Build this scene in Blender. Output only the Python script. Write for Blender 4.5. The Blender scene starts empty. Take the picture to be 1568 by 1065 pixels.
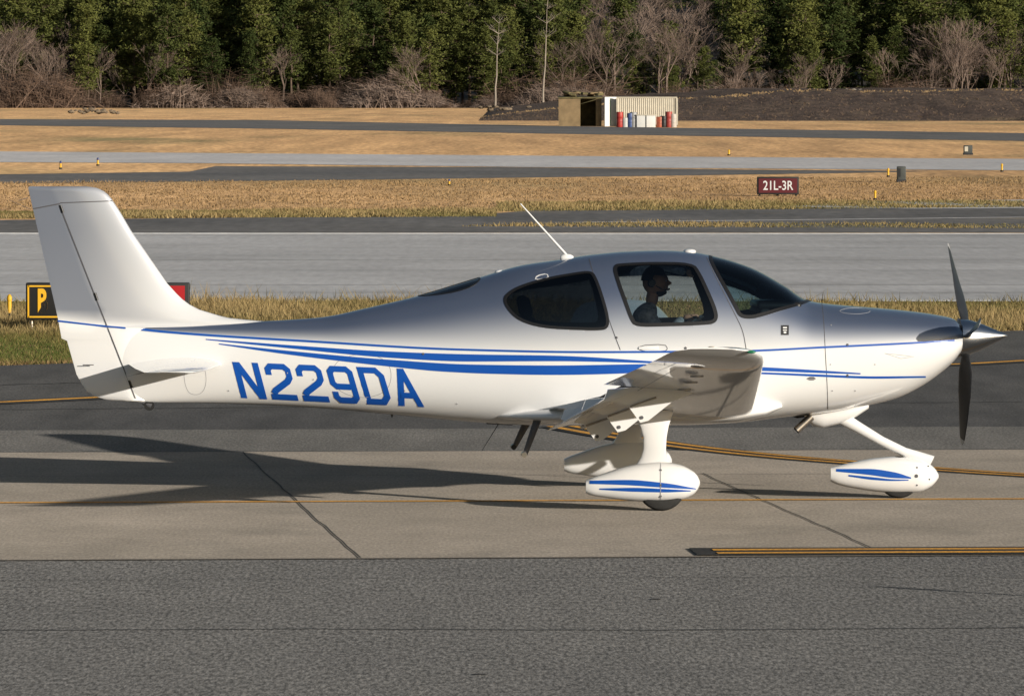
import bpy, bmesh, math, random
import numpy as np
from mathutils import Vector, Matrix
random.seed(7); rng=np.random.default_rng(7)
scene=bpy.context.scene
F=10773.0;H=3.34;D0=57.0;CX=784.0;HY=135.0
TH=math.radians(2.6);CT,ST=math.cos(TH),math.sin(TH)
def G(px,py,z=0.0):
    D=F*(H-z)/(py-HY); return ((px-CX)*D/F, D-D0)
def P(px,py,y=0.0):
    Y=y
    for _ in range(4):
        X=(px-CX)*(D0+Y)/F; z=H-(py-HY)*(D0+Y)/F
        x=(X+y*ST)/CT; Y=x*ST+y*CT
    return x,z
def PV(px,py,y=0.0):
    x,z=P(px,py,y); return Vector((x,y,z))
# ------------------------------------------------------------ materials
def M(name): 
    m=bpy.data.materials.new(name); m.use_nodes=True
    return m,m.node_tree.nodes,m.node_tree.links,m.node_tree.nodes['Principled BSDF']
def simple(name,col,rough=0.5,metal=0.0,coat=0.0,var=0.0,scale=5.0,bump=0.0,drough=0.0):
    m,N,L,b=M(name)
    b.inputs['Base Color'].default_value=(*col,1); b.inputs['Roughness'].default_value=rough
    b.inputs['Metallic'].default_value=metal; b.inputs['Coat Weight'].default_value=coat
    b.inputs['Coat Roughness'].default_value=0.035
    if drough: b.inputs['Diffuse Roughness'].default_value=drough
    if var>0 or bump>0:
        tc=N.new('ShaderNodeTexCoord'); nz=N.new('ShaderNodeTexNoise'); nz.inputs['Scale'].default_value=scale; nz.inputs['Detail'].default_value=6
        L.new(tc.outputs['Object'],nz.inputs['Vector'])
        if var>0:
            mr=N.new('ShaderNodeMapRange'); mr.inputs[1].default_value=0.25; mr.inputs[2].default_value=0.75
            mr.inputs[3].default_value=1-var; mr.inputs[4].default_value=1+var
            L.new(nz.outputs['Fac'],mr.inputs[0])
            mx=N.new('ShaderNodeVectorMath'); mx.operation='SCALE'; mx.inputs[0].default_value=col
            L.new(mr.outputs[0],mx.inputs['Scale']); L.new(mx.outputs[0],b.inputs['Base Color'])
        if bump>0:
            bp=N.new('ShaderNodeBump'); bp.inputs['Strength'].default_value=bump; bp.inputs['Distance'].default_value=0.02
            L.new(nz.outputs['Fac'],bp.inputs['Height']); L.new(bp.outputs[0],b.inputs['Normal'])
    return m
def gmat(name,c1,c2,c3=None,sl=(0.3,0.3,1),sf=(30,5,1),fine=0.25,bump=0.5,bd=0.01,mid=(2,0.5,1),midamt=0.15,rough=0.9,t3=(0.55,0.7),speck=0):
    m,N,L,b=M(name)
    b.inputs['Roughness'].default_value=rough; b.inputs['Diffuse Roughness'].default_value=1.0
    b.inputs['Specular IOR Level'].default_value=0.25
    tc=N.new('ShaderNodeTexCoord')
    def nz(sc,det,off):
        mp=N.new('ShaderNodeMapping'); mp.inputs['Scale'].default_value=sc; mp.inputs['Location'].default_value=(off,off*.7,0)
        L.new(tc.outputs['Object'],mp.inputs['Vector'])
        n=N.new('ShaderNodeTexNoise'); n.inputs['Scale'].default_value=1; n.inputs['Detail'].default_value=det; n.inputs['Roughness'].default_value=.6
        L.new(mp.outputs[0],n.inputs['Vector']); return n.outputs['Fac']
    def mr(x,a,bb,c,d):
        r=N.new('ShaderNodeMapRange'); L.new(x,r.inputs[0])
        for i,v in enumerate((a,bb,c,d)): r.inputs[i+1].default_value=v
        return r.outputs[0]
    def mixc(f,a,bb):
        x=N.new('ShaderNodeMix'); x.data_type='RGBA'; L.new(f,x.inputs[0])
        for s,v in ((6,a),(7,bb)):
            if isinstance(v,tuple): x.inputs[s].default_value=(*v,1)
            else: L.new(v,x.inputs[s])
        return x.outputs[2]
    def mul(a,c):
        mu=N.new('ShaderNodeMath'); mu.operation='MULTIPLY'; L.new(a,mu.inputs[0]); L.new(c,mu.inputs[1]); return mu.outputs[0]
    base=mixc(mr(nz(sl,5,3.1),.35,.65,0,1),c1,c2)
    if c3: base=mixc(mr(nz((sl[0]*1.7,sl[1]*1.7,1),6,31.7),t3[0],t3[1],0,1),base,c3)
    fn=nz(sf,4,9.3)
    k=mul(mr(fn,.3,.7,1-fine,1+fine),mr(nz(mid,5,17.3),.3,.7,1-midamt,1+midamt))
    if speck: k=mul(k,mr(nz((38,6.5,1),2,55.5),.34,.66,1-speck,1+speck))
    vs=N.new('ShaderNodeVectorMath'); vs.operation='SCALE'; L.new(base,vs.inputs[0]); L.new(k,vs.inputs['Scale'])
    L.new(vs.outputs[0],b.inputs['Base Color'])
    if bump>0:
        bp=N.new('ShaderNodeBump'); bp.inputs['Strength'].default_value=bump; bp.inputs['Distance'].default_value=bd
        L.new(fn,bp.inputs['Height']); L.new(bp.outputs[0],b.inputs['Normal'])
    return m
WC=(.83,.83,.83)
m_white=simple('white_paint',WC,.28,0,1.0,.03,2)
m_blue=simple('blue_paint',(.004,.085,.43),.4,0,.15)
m_black=simple('black_trim',(.012,.012,.013),.4)
m_dark=simple('dark_interior',(.03,.03,.034),.8,var=.3,scale=12)
m_seat=simple('seat_leather',(.035,.045,.06),.55,var=.3,scale=15)
m_tyre=simple('tyre_rubber',(.02,.02,.02),.8,var=.3,scale=30)
m_metal=simple('bare_metal',(.45,.4,.34),.35,1.0,var=.2,scale=20)
m_spin=simple('spinner_metal',(.62,.63,.65),.22,1.0,var=.05,scale=20)
m_prop=simple('propeller_black',(.022,.024,.028),.4,var=.2,scale=20)
m_proptip=simple('propeller_tip',(.40,.40,.40),.5)
m_line=simple('panel_gap',(.09,.09,.10),.6)
m_greyline=simple('panel_seam',(.38,.38,.40),.5)
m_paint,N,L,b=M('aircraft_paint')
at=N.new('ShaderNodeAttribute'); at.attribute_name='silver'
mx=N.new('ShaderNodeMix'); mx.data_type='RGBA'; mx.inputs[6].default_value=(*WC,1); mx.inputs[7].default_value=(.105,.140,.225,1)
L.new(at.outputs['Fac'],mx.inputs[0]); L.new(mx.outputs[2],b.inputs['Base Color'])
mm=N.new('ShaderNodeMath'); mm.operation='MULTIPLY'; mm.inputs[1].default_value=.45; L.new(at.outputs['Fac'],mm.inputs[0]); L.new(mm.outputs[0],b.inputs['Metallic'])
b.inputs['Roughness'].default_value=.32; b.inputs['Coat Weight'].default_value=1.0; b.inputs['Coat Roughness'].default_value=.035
def glass(name,tint,refl=1.0):
    m=bpy.data.materials.new(name); m.use_nodes=True; N=m.node_tree.nodes; L=m.node_tree.links; N.clear()
    o=N.new('ShaderNodeOutputMaterial'); t=N.new('ShaderNodeBsdfTransparent'); t.inputs[0].default_value=(*tint,1)
    g=N.new('ShaderNodeBsdfGlossy'); g.inputs['Roughness'].default_value=.02; g.inputs[0].default_value=(refl,refl,refl,1)
    f=N.new('ShaderNodeFresnel'); f.inputs[0].default_value=1.6; s=N.new('ShaderNodeMixShader')
    L.new(f.outputs[0],s.inputs[0]); L.new(t.outputs[0],s.inputs[1]); L.new(g.outputs[0],s.inputs[2]); L.new(s.outputs[0],o.inputs[0]); return m
m_glass=glass('cabin_glass',(.70,.75,.75)); m_tint=glass('tinted_glass',(.15,.17,.18)); m_wind=glass('windshield_glass',(.48,.62,.66))
# ------------------------------------------------------------ mesh helpers
def add(name,verts,faces,mat,parent=None,smooth=True,sharp=None,mats=None):
    me=bpy.data.meshes.new(name); me.from_pydata([tuple(v) for v in verts],[],[tuple(f) for f in faces]); me.update()
    for mm_ in (mats or [mat]): me.materials.append(mm_)
    if smooth: me.polygons.foreach_set('use_smooth',[True]*len(me.polygons))
    if sharp: me.set_sharp_from_angle(angle=math.radians(sharp))
    ob=bpy.data.objects.new(name,me); scene.collection.objects.link(ob)
    if parent: ob.parent=parent
    return ob
def empty(name,loc=(0,0,0),rz=0):
    e=bpy.data.objects.new(name,None); e.location=loc; e.rotation_euler=(0,0,rz); scene.collection.objects.link(e); return e
def fixn(ob):
    bm=bmesh.new(); bm.from_mesh(ob.data); bmesh.ops.recalc_face_normals(bm,faces=bm.faces); bm.to_mesh(ob.data); bm.free()
def loft(name,rings,mat,parent=None,cap=True,smooth=True,sharp=40):
    n=len(rings[0]); V=[p for r in rings for p in r]; Fc=[]
    for i in range(len(rings)-1):
        for j in range(n):
            k=(j+1)%n; Fc.append((i*n+j,i*n+k,(i+1)*n+k,(i+1)*n+j))
    if cap: Fc.append(tuple(range(n))[::-1]); Fc.append(tuple((len(rings)-1)*n+j for j in range(n)))
    ob=add(name,V,Fc,mat,parent,smooth); fixn(ob)
    if sharp: ob.data.set_sharp_from_angle(angle=math.radians(sharp))
    return ob
def cyl(name,p1,p2,r1,r2,mat,parent=None,n=12,flat=1.0,flatdir=None):
    p1,p2=Vector(p1),Vector(p2); d=(p2-p1).normalized(); a=Vector(flatdir) if flatdir else (Vector((0,1,0)) if abs(d.y)<.8 else Vector((1,0,0)))
    u=(a-d*a.dot(d)).normalized(); v=d.cross(u)
    R=[[p+u*(r*flat*math.cos(2*math.pi*k/n))+v*(r*math.sin(2*math.pi*k/n)) for k in range(n)] for p,r in ((p1,r1),(p2,r2))]
    return loft(name,R,mat,parent)
def box(name,c,s,mat,parent=None,bev=0.0,rot=(0,0,0)):
    bm=bmesh.new(); bmesh.ops.create_cube(bm,size=1); bmesh.ops.scale(bm,vec=s,verts=bm.verts)
    if bev: bmesh.ops.bevel(bm,geom=list(bm.edges),offset=bev,segments=3,affect='EDGES',profile=.5)
    me=bpy.data.meshes.new(name); bm.to_mesh(me); bm.free(); me.materials.append(mat)
    if bev: me.polygons.foreach_set('use_smooth',[True]*len(me.polygons)); me.set_sharp_from_angle(angle=math.radians(50))
    ob=bpy.data.objects.new(name,me); ob.location=c; ob.rotation_euler=rot; scene.collection.objects.link(ob)
    if parent: ob.parent=parent
    return ob
def sph(name,c,r,mat,parent=None,sub=3,fn=None):
    bm=bmesh.new(); bmesh.ops.create_icosphere(bm,subdivisions=sub,radius=1)
    for v in bm.verts:
        if fn: v.co=fn(v.co)
        v.co=Vector((v.co.x*r[0],v.co.y*r[1],v.co.z*r[2]))
    me=bpy.data.meshes.new(name); bm.to_mesh(me); bm.free(); me.materials.append(mat); me.polygons.foreach_set('use_smooth',[True]*len(me.polygons))
    ob=bpy.data.objects.new(name,me); ob.location=c; scene.collection.objects.link(ob)
    if parent: ob.parent=parent
    return ob
def pch(xs,ys):
    xs=np.array(xs,float); ys=np.array(ys,float); h=np.diff(xs); d=np.diff(ys)/h; m=np.zeros(len(xs))
    for i in range(1,len(xs)-1):
        if d[i-1]*d[i]>0:
            w1=2*h[i]+h[i-1]; w2=h[i]+2*h[i-1]; m[i]=(w1+w2)/(w1/d[i-1]+w2/d[i])
    m[0]=d[0]; m[-1]=d[-1]
    def f(x):
        x=np.clip(np.asarray(x,float),xs[0],xs[-1]); i=np.clip(np.searchsorted(xs,x,side='right')-1,0,len(xs)-2)
        t=(x-xs[i])/h[i]; a=(1+2*t)*(1-t)**2; b_=t*(1-t)**2; c=t*t*(3-2*t); e=t*t*(t-1)
        return a*ys[i]+b_*h[i]*m[i]+c*ys[i+1]+e*h[i]*m[i+1]
    return f
def prof(pts):
    q=[P(a,c,0) for a,c in pts]; return pch([p[0] for p in q],[p[1] for p in q])
def tab(pts):
    return pch([P(a,530,0)[0] for a,c in pts],[c for a,c in pts])
# ------------------------------------------------------------ aircraft
plane=empty('light_aircraft',(0,0,0.012),TH)
zt=prof([(185,503),(300,498),(400,494),(490,488),(560,474),(640,455),(730,428),(800,408),(860,399),(905,392),(960,387),(1010,385.5),(1060,388),(1100,396),(1150,412),(1200,439),(1235,461),(1260,466),(1300,470),(1350,474),(1400,479),(1440,485),(1460,490),(1468,497)])
zb=prof([(185,616),(215,618),(300,619),(400,622),(500,628),(600,637),(700,646),(800,652),(1050,652),(1130,648),(1200,640),(1260,634),(1300,628),(1330,622),(1370,612),(1410,593),(1440,572),(1460,554),(1468,543)])
wf=tab([(185,.045),(250,.10),(350,.18),(450,.26),(550,.34),(650,.42),(750,.5),(850,.57),(950,.61),(1050,.62),(1150,.61),(1250,.57),(1350,.52),(1420,.46),(1455,.39),(1468,.33)])
zmf=prof([(185,560),(400,562),(600,560),(800,550),(950,545),(1150,545),(1250,540),(1350,535),(1468,520)])
ntf=tab([(185,2),(700,2.0),(950,2.3),(1100,2.3),(1300,2.4),(1468,2.2)])
nbf=tab([(185,2.1),(600,2.3),(800,2.8),(1200,2.7),(1350,2.4),(1468,2.2)])
zsf=prof([(88,493),(250,510),(480,525),(700,537),(900,541),(1130,539),(1265,533),(1400,526),(1468,522)])
def ysurf(x,z):
    T,B,Mz=float(zt(x)),float(zb(x)),float(zmf(x)); w=float(wf(x))
    if z>=Mz: t=min(1,(z-Mz)/(T-Mz)); n=float(ntf(x))
    else: t=min(1,(Mz-z)/(Mz-B)); n=float(nbf(x))
    return w*max(0.0,1-t**n)**(1/n)
def fimp(x,y,z):
    T,B,Mz=float(zt(x)),float(zb(x)),float(zmf(x)); w=float(wf(x))
    if z>=Mz: t=(z-Mz)/(T-Mz); n=float(ntf(x))
    else: t=(Mz-z)/(Mz-B); n=float(nbf(x))
    return (abs(y)/w)**n+abs(t)**n
def snorm(x,y,z):
    e=1e-3; v=Vector((fimp(x+e,y,z)-fimp(x-e,y,z),fimp(x,y+e,z)-fimp(x,y-e,z),fimp(x,y,z+e)-fimp(x,y,z-e)))
    return v.normalized() if v.length>0 else Vector((0,0,1))
def onf(px,py,side=-1,off=.003):
    y=-.5
    for _ in range(3):
        x,z=P(px,py,y); y=-ysurf(x,z)
    p=Vector((x,y,z)); n=snorm(x,y,z); p=p+n*off
    if side>0: p.y=-p.y
    return p
def chaikin(p,n=2,closed=True):
    p=[Vector(q) for q in p]
    for _ in range(n):
        r=[]; m=len(p)
        if not closed: r.append(p[0])
        for i in range(m if closed else m-1):
            a,b_=p[i],p[(i+1)%m]; r+= [a*.75+b_*.25,a*.25+b_*.75]
        if not closed: r.append(p[-1])
        p=r
    return p
def inpoly(X,Z,poly):
    ins=np.zeros(X.shape,bool); n=len(poly)
    for i in range(n):
        x1,z1=poly[i]; x2,z2=poly[(i+1)%n]
        if z1==z2: continue
        c=((z1>Z)!=(z2>Z))&(X<(x2-x1)*(Z-z1)/(z2-z1)+x1); ins^=c
    return ins
W_rear=chaikin([(770,461),(782,448),(804,438),(840,428),(880,421),(905,418),(912,428),(922,456),(931,488),(930,504),(915,506),(880,505),(838,503),(806,496),(785,484)],2)
W_door=chaikin([(940,409),(955,407),(1000,405),(1060,406),(1070,420),(1082,445),(1097,480),(1096,494),(1080,497),(1020,499),(974,500),(967,490),(958,465),(946,432)],2)
W_shield=chaikin([(1088,394),(1089,402),(1098,420),(1114,448),(1128,474),(1134,486),(1150,488),(1170,483),(1200,474),(1226,467),(1240,461.5)],2,False)
W_top=chaikin([(636,456),(652,448),(690,436),(738,424),(728,438),(704,447),(672,453)],2)
def tolocal(poly): 
    out=[]
    for q in poly:
        y=-.45
        for _ in range(3):
            x,z=P(q[0],q[1],y); z2=min(z,float(zt(x))); y=-ysurf(x,z2)
        out.append((x,z))
    return out
Lr,Ld,Ls,Lt=tolocal(W_rear),tolocal(W_door),tolocal(W_shield),tolocal(W_top)
Ls_closed=Ls+[(Ls[-1][0]+.03,Ls[-1][1]+.6),(Ls[0][0]-.0,Ls[0][1]+.6)]
x0=P(185,530)[0]; x1=P(1468,530)[0]
xs=np.concatenate([np.linspace(x0,P(1440,530)[0],690),np.linspace(P(1440,530)[0],x1,25)[1:]])
NA=260; A=np.linspace(0,2*np.pi,NA,endpoint=False)
X=xs[:,None]+0*A[None]; C=np.cos(A)[None]; S=np.sin(A)[None]
up=S>=0; n_=np.where(up,ntf(xs)[:,None],nbf(xs)[:,None])
Yg=wf(xs)[:,None]*np.sign(C)*np.abs(C)**(2/n_)
Zg=zmf(xs)[:,None]+np.where(up,(zt(xs)-zmf(xs))[:,None],(zmf(xs)-zb(xs))[:,None])*np.sign(S)*np.abs(S)**(2/n_)
V=np.stack([X,Yg,Zg],-1).reshape(-1,3)
i=np.arange(len(xs)-1)[:,None]; j=np.arange(NA)[None]; k=(j+1)%NA
Q=np.stack([i*NA+j,i*NA+k,(i+1)*NA+k,(i+1)*NA+j],-1).reshape(-1,4)
cx=V[Q].mean(1); 
mr_=inpoly(cx[:,0],cx[:,2],Lr); md_=inpoly(cx[:,0],cx[:,2],Ld); ms_=inpoly(cx[:,0],cx[:,2],Ls_closed); mt_=inpoly(cx[:,0],cx[:,2],Lt)
post=(np.abs(cx[:,1])<.02)&ms_
def sub(mask,name,mat,mats=None):
    q=Q[mask]; u,inv=np.unique(q,return_inverse=True); q=inv.reshape(q.shape)
    return add(name,V[u].tolist(),q.tolist(),mat,plane,True,None,mats),u
hull_mask=~(mr_|md_|ms_|mt_)|post
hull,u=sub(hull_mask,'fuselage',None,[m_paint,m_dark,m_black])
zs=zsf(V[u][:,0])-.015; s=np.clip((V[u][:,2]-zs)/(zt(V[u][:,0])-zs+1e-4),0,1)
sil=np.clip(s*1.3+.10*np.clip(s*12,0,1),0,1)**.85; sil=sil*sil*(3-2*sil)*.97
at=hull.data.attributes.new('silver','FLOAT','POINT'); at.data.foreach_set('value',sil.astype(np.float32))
md=hull.modifiers.new('thick','SOLIDIFY'); md.thickness=.02; md.offset=-1; md.material_offset=1; md.material_offset_rim=2
sub(mr_,'rear_window_glass',m_tint); sub(md_,'door_window_glass',m_glass); sub(ms_&~post,'windshield_glass',m_wind); sub(mt_,'top_window_glass',m_tint)
ring=V[-NA:]; add('cowl_front',ring.tolist(),[tuple(range(NA))],m_white,plane,False)
ring=V[:NA]; add('tail_cap',ring.tolist(),[tuple(range(NA))[::-1]],m_white,plane,False)
def surf_ribbon(name,loc,hw,mat,closed=True,off=.004,sides=(-1,1)):
    for sd in sides:
        pts=[];nr=[]
        for (x,z) in loc:
            z=min(z,float(zt(x))-1e-4); y=-ysurf(x,z); n=snorm(x,y,z); pts.append(Vector((x,y,z))); nr.append(n)
        Vv=[];Fc=[];m=len(pts)
        for q in range(m):
            a=pts[(q-1)%m] if (closed or q>0) else pts[q]; c=pts[(q+1)%m] if (closed or q<m-1) else pts[q]
            t=(c-a); t=t.normalized() if t.length>0 else Vector((1,0,0)); w=nr[q].cross(t).normalized()
            for o,l in ((-hw,0),(-hw,off),(hw,off),(hw,0)):
                p=pts[q]+w*o+nr[q]*l; Vv.append((p.x,p.y*(1 if sd<0 else -1),p.z))
        for q in range(m if closed else m-1):
            r=(q+1)%m
            for e in range(3): Fc.append((q*4+e,q*4+e+1,r*4+e+1,r*4+e))
        o=add(name,Vv,Fc,mat,plane,False); fixn(o)
surf_ribbon('rear_window_frame',Lr,.012,m_black); surf_ribbon('door_window_frame',Ld,.015,m_black)
surf_ribbon('windshield_frame',Ls,.015,m_black,False); surf_ribbon('top_window_frame',Lt,.010,m_black)
def sline(name,pts,hw=.003,mat=m_line,sm=2,closed=False,off=.002,sides=(-1,1)):
    q=chaikin(pts,sm,closed) if sm else [Vector(p) for p in pts]
    q2=[]
    for a,b_ in zip(q,q[1:]):
        nn=max(1,int((b_-a).length/8)); q2+=[a.lerp(b_,t/nn) for t in range(nn)]
    q2.append(q[-1]); 
    surf_ribbon(name,tolocal(q2),hw,mat,closed,off,sides)
sline('door_seam_rear',[(902,398),(908,420),(925,470),(940,512),(950,538)])
sline('door_seam_front',[(1082,396),(1098,430),(1125,482),(1138,508),(1143,538)])
sline('cowl_seam',[(1259,467),(1262,500),(1264,540),(1267,590),(1268,628)],.0028,m_line)
sline('door_handle_rim',[(978,531),(1018,529),(1023,536),(1018,540),(980,540)],.003,m_line,1,True,.002,(-1,))
sline('inspection_ring',[(508,576),(515,553),(555,542),(592,552),(601,577),(592,603),(555,613),(516,601)],.002,m_greyline,2,True,.0012,(-1,))
sline('tail_ring',[(281,575),(284,562),(300,556),(314,565),(316,590),(308,606),(290,606),(283,592)],.002,m_greyline,2,True,.0012,(-1,))
sline('cowl_top_ring',[(1283,478),(1300,473),(1325,474),(1336,479),(1318,483),(1295,482)],.002,m_greyline,2,True,.0012,(-1,))
sline('vent_rim',[(819,431),(822,424),(838,421),(840,428)],.004,m_white,1,True,.003,(-1,))
sline('cowl_door',[(1355,543),(1400,548),(1380,551)],.002,m_greyline,0,True,.0012,(-1,))
def quad_decal(name,quads,mp,mat,fn=onf,nu=3,nv=6,off=.003,step=.0006,parent=None):
    Vv=[];Fc=[]
    for qi,q in enumerate(quads):
        b0=len(Vv); of=off+(qi%4)*step
        for a in range(nu+1):
            for c in range(nv+1):
                s_,t_=a/nu,c/nv
                uu=(1-s_)*((1-t_)*q[0][0]+t_*q[3][0])+s_*((1-t_)*q[1][0]+t_*q[2][0])
                vv=(1-s_)*((1-t_)*q[0][1]+t_*q[3][1])+s_*((1-t_)*q[1][1]+t_*q[2][1])
                px,py=mp(uu,vv); Vv.append(fn(px,py,-1,of))
        for a in range(nu):
            for c in range(nv):
                w=b0+a*(nv+1)+c; Fc.append((w,w+nv+1,w+nv+2,w+1))
    o=add(name,Vv,Fc,mat,parent or plane,True); fixn(o); return o
def band(name,top,bot,mat=m_blue,fn=onf,n=60,m=3,off=.003):
    tx=pch([p[0] for p in top],[p[1] for p in top]); bx=pch([p[0] for p in bot],[p[1] for p in bot])
    a0=top[0][0];a1=top[-1][0]; Q_=[]
    pxs=np.linspace(a0,a1,n+1)
    for a,c in zip(pxs,pxs[1:]): Q_.append([(a,float(tx(a))),(c,float(tx(c))),(c,float(bx(c))),(a,float(bx(a)))])
    return quad_decal(name,Q_,lambda u,v:(u,v),mat,fn,1,m,off,0)
top=[(192,502),(250,508.5),(480,523.5),(700,535.5),(900,539.5),(1130,538),(1265,532),(1400,525.5),(1462,521.5)]
band('stripe_line',top,[(a,b_+3.2) for a,b_ in top],n=120,m=1)
band('stripe_upper',[(315,521),(450,531),(600,540.5),(720,544.5),(850,546.5),(1015,556)],[(315,522.5),(450,536),(600,550),(720,555.5),(850,555),(1015,558.5)])
band('stripe_lower',[(335,528),(450,540),(600,553),(720,560),(850,561.5),(950,560),(1017,559)],[(335,529.5),(450,546),(600,563.5),(680,571),(760,574.5),(850,576),(950,574),(1017,569)])
band('stripe_front_a',[(1120,562),(1168,564),(1240,568),(1318,573)],[(1120,569),(1168,570),(1240,572.5),(1318,575)],n=20)
band('stripe_front_b',[(1120,571),(1168,572),(1250,575),(1340,578),(1418,577.5)],[(1120,574),(1168,575),(1250,578.5),(1340,581.5),(1418,580)],n=30)
def gm(u0):
    def f(u,v):
        uu=u+u0; b0=(369+uu,611+uu*14/281); t0=(355+uu*277/281,556+uu*11/281); k=v/56
        return b0[0]*(1-k)+t0[0]*k,b0[1]*(1-k)+t0[1]*k
    return f
def stroke(pl,w=9.0,closed=False):
    p=[Vector(q) for q in pl]; n=len(p); Lp=[];Rp=[]
    for q in range(n):
        a=p[q-1] if (q>0 or closed) else None; c=p[(q+1)%n] if (q<n-1 or closed) else None
        d1=(p[q]-a).normalized() if a is not None else None; d2=(c-p[q]).normalized() if c is not None else None
        if d1 is None: d1=d2
        if d2 is None: d2=d1
        n1=Vector((-d1.y,d1.x)); n2=Vector((-d2.y,d2.x)); mt=(n1+n2).normalized(); l=min(2.0,1/max(.3,mt.dot(n1)))*w/2
        Lp.append(p[q]+mt*l); Rp.append(p[q]-mt*l)
    return [[Rp[q],Rp[(q+1)%n],Lp[(q+1)%n],Lp[q]] for q in range(n if closed else n-1)]
two=stroke([(4.5,38),(4.5,46.5),(9.5,51.5),(30.5,51.5),(35.5,46.5),(35.5,35),(31,29),(9,14.5),(5,9.2)])+[[(0,0),(40,0),(40,9),(0,9)]]
gl={'N':[[(0,0),(9.5,0),(9.5,56),(0,56)],[(30.5,0),(40,0),(40,56),(30.5,56)],[(29,0),(40,0),(11,56),(0,56)]],
'2':two,
'9':stroke([(4.5,17),(4.5,9.5),(9.5,4.5),(30.5,4.5),(35.5,9.5),(35.5,46.5),(30.5,51.5),(9.5,51.5),(4.5,46.5),(4.5,30),(9.5,25),(31,25)]),
'D':stroke([(4.5,4.5),(4.5,51.5),(28,51.5),(35.5,43),(35.5,13),(28,4.5)],9,True),
'A':[[(0,0),(9.8,0),(25,56),(15,56)],[(30.2,0),(40,0),(25,56),(15.2,56)],[(8,12),(32,12),(30,20.5),(10,20.5)]]}
for n,ch in enumerate('N229DA'):
    quad_decal('registration_'+ch,gl[ch],gm(n*48.2),m_blue,nu=4,nv=6,off=.003,step=.0006)
quad_decal('door_badge',[[(1196,500),(1208,500),(1208,515),(1196,515)]],lambda u,v:(u,v),m_black)
quad_decal('badge_mark',[[(1199,503),(1205,503),(1205,505),(1199,505)],[(1199,507),(1205,507),(1205,508.5),(1199,508.5)],[(1200,510),(1204,510),(1204,512.5),(1200,512.5)]],lambda u,v:(u,v),m_white,off=.006)
quad_decal('belly_vent',[[(1138,632),(1166,632),(1156,628),(1150,628)]],lambda u,v:(u,v),m_black)
quad_decal('cowl_drain',[[(1235,582),(1240,584),(1246,584),(1250,582)],[(1235,581.5),(1250,581.5),(1246,579),(1240,579)]],lambda u,v:(u,v),m_line)
quad_decal('small_placard',[[(126,560),(143,560),(143,561.5),(126,561.5)]],lambda u,v:(u,v),m_line,fn=lambda px,py,sd,of:PV(px,py,-.05))
for (a,c) in [(648,544),(1298,530),(1298,577),(944,519),(1050,535)]:
    p=onf(a,c); n=snorm(p.x,p.y,p.z); cyl('fastener',p-n*.004,p+n*.004,.011,.009,m_line,plane)
for (a,c) in [(1275,600),(1272,560),(1273,500),(440,573),(480,583),(620,600),(350,600),(1340,560),(1310,600),(700,620)]:
    p=onf(a,c); n=snorm(p.x,p.y,p.z); cyl('screw',p-n*.003,p+n*.002,.005,.005,m_greyline,plane)
p=onf(993,535); box('door_handle',p,(.16,.012,.022),m_white,plane,.005,(math.radians(-8),0,0))
p=onf(1090,533.5); box('door_latch',p,(.045,.01,.012),m_metal,plane,.003)
# fin + rudder
TEp=[(289,43),(488,88),(521,94),(523,102),(580,118),(600,132),(611,147),(616,175)]
LEp=[(287,126),(289,146),(293,156),(297,163),(308,172),(328,185),(354,200),(398,230),(436,256),(457,275),(472,295),(482,320),(489,352),(493,392),(496,430),(500,470),(503,230),(616,225)]
def hinge(py): return 92+(py-318)*(208-92)/(615-318)
rows=[287.5,288.5,290,292,295,300,308]+list(np.arange(316,484,8))+[486,489,492,495,498,501,504,512,520,522,524,532,545,560,575,588,600,608,613,615.5]
def li(t,v): return float(np.interp(v,[a for a,_ in t],[b_ for _,b_ in t]))
def tmax(r): return .035+.012*min(1,(r-287)/200)
def thp(c): return (c/.62)**.9 if c<.62 else math.sqrt(max(0,1-((c-.62)/.38)**2))
K=44; rings=[];silv=[]
for r in rows:
    te=li(TEp,r) if r>289 else 43+ (289-r)*2; le=li(LEp,r)
    tm=tmax(r)*(1-max(0,(292-r)/5)**2*.95)
    ring=[]
    for q in range(K):
        a=2*math.pi*q/K; c=.5-.5*math.cos(a)
        px=te+(le-te)*c; x,z=P(px,r,0)
        ring.append((x,(1 if a<math.pi else -1)*tm*thp(c),z))
        silv.append((px,r))
    rings.append(ring)
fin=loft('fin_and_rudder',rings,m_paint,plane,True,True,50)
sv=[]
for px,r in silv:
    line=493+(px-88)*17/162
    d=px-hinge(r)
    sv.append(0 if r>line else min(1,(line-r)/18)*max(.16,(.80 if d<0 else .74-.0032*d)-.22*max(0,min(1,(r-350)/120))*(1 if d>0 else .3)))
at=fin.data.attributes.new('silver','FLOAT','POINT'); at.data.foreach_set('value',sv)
def onfin(px,py,sd,of):
    te=li(TEp,py); le=li(LEp,py); c=max(0,min(1,(px-te)/(le-te)))
    return PV(px,py,-tmax(py)*thp(c)-of)
hl=[(hinge(r),r) for r in np.linspace(316,612,40)]
quad_decal('rudder_hinge_gap',[[(a[0]-1.0,a[1]),(a[0]+.8,a[1]),(c[0]+.8,c[1]),(c[0]-1.0,c[1])] for a,c in zip(hl,hl[1:])],lambda u,v:(u,v),m_line,fn=onfin,nu=1,nv=1,step=0,off=.004)
quad_decal('rudder_top_gap',[[(50,321),(92,313),(92,315),(50,323)],[(92,312),(172,309),(172,310.5),(92,313.5)]],lambda u,v:(u,v),m_line,fn=onfin,nu=6,nv=1,step=0)
t2=[(88,492),(150,499),(192,503)]
band('stripe_tail',t2,[(a,b_+2.6) for a,b_ in t2],fn=onfin,n=16,m=1,off=.005)
for hp in (322,456,590):
    p=onfin(hinge(hp)+1,hp,-1,.0); cyl('rudder_hinge',p+Vector((-.01,0,.03)),p+Vector((.01,0,-.03)),.012,.012,m_black,plane)
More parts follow.
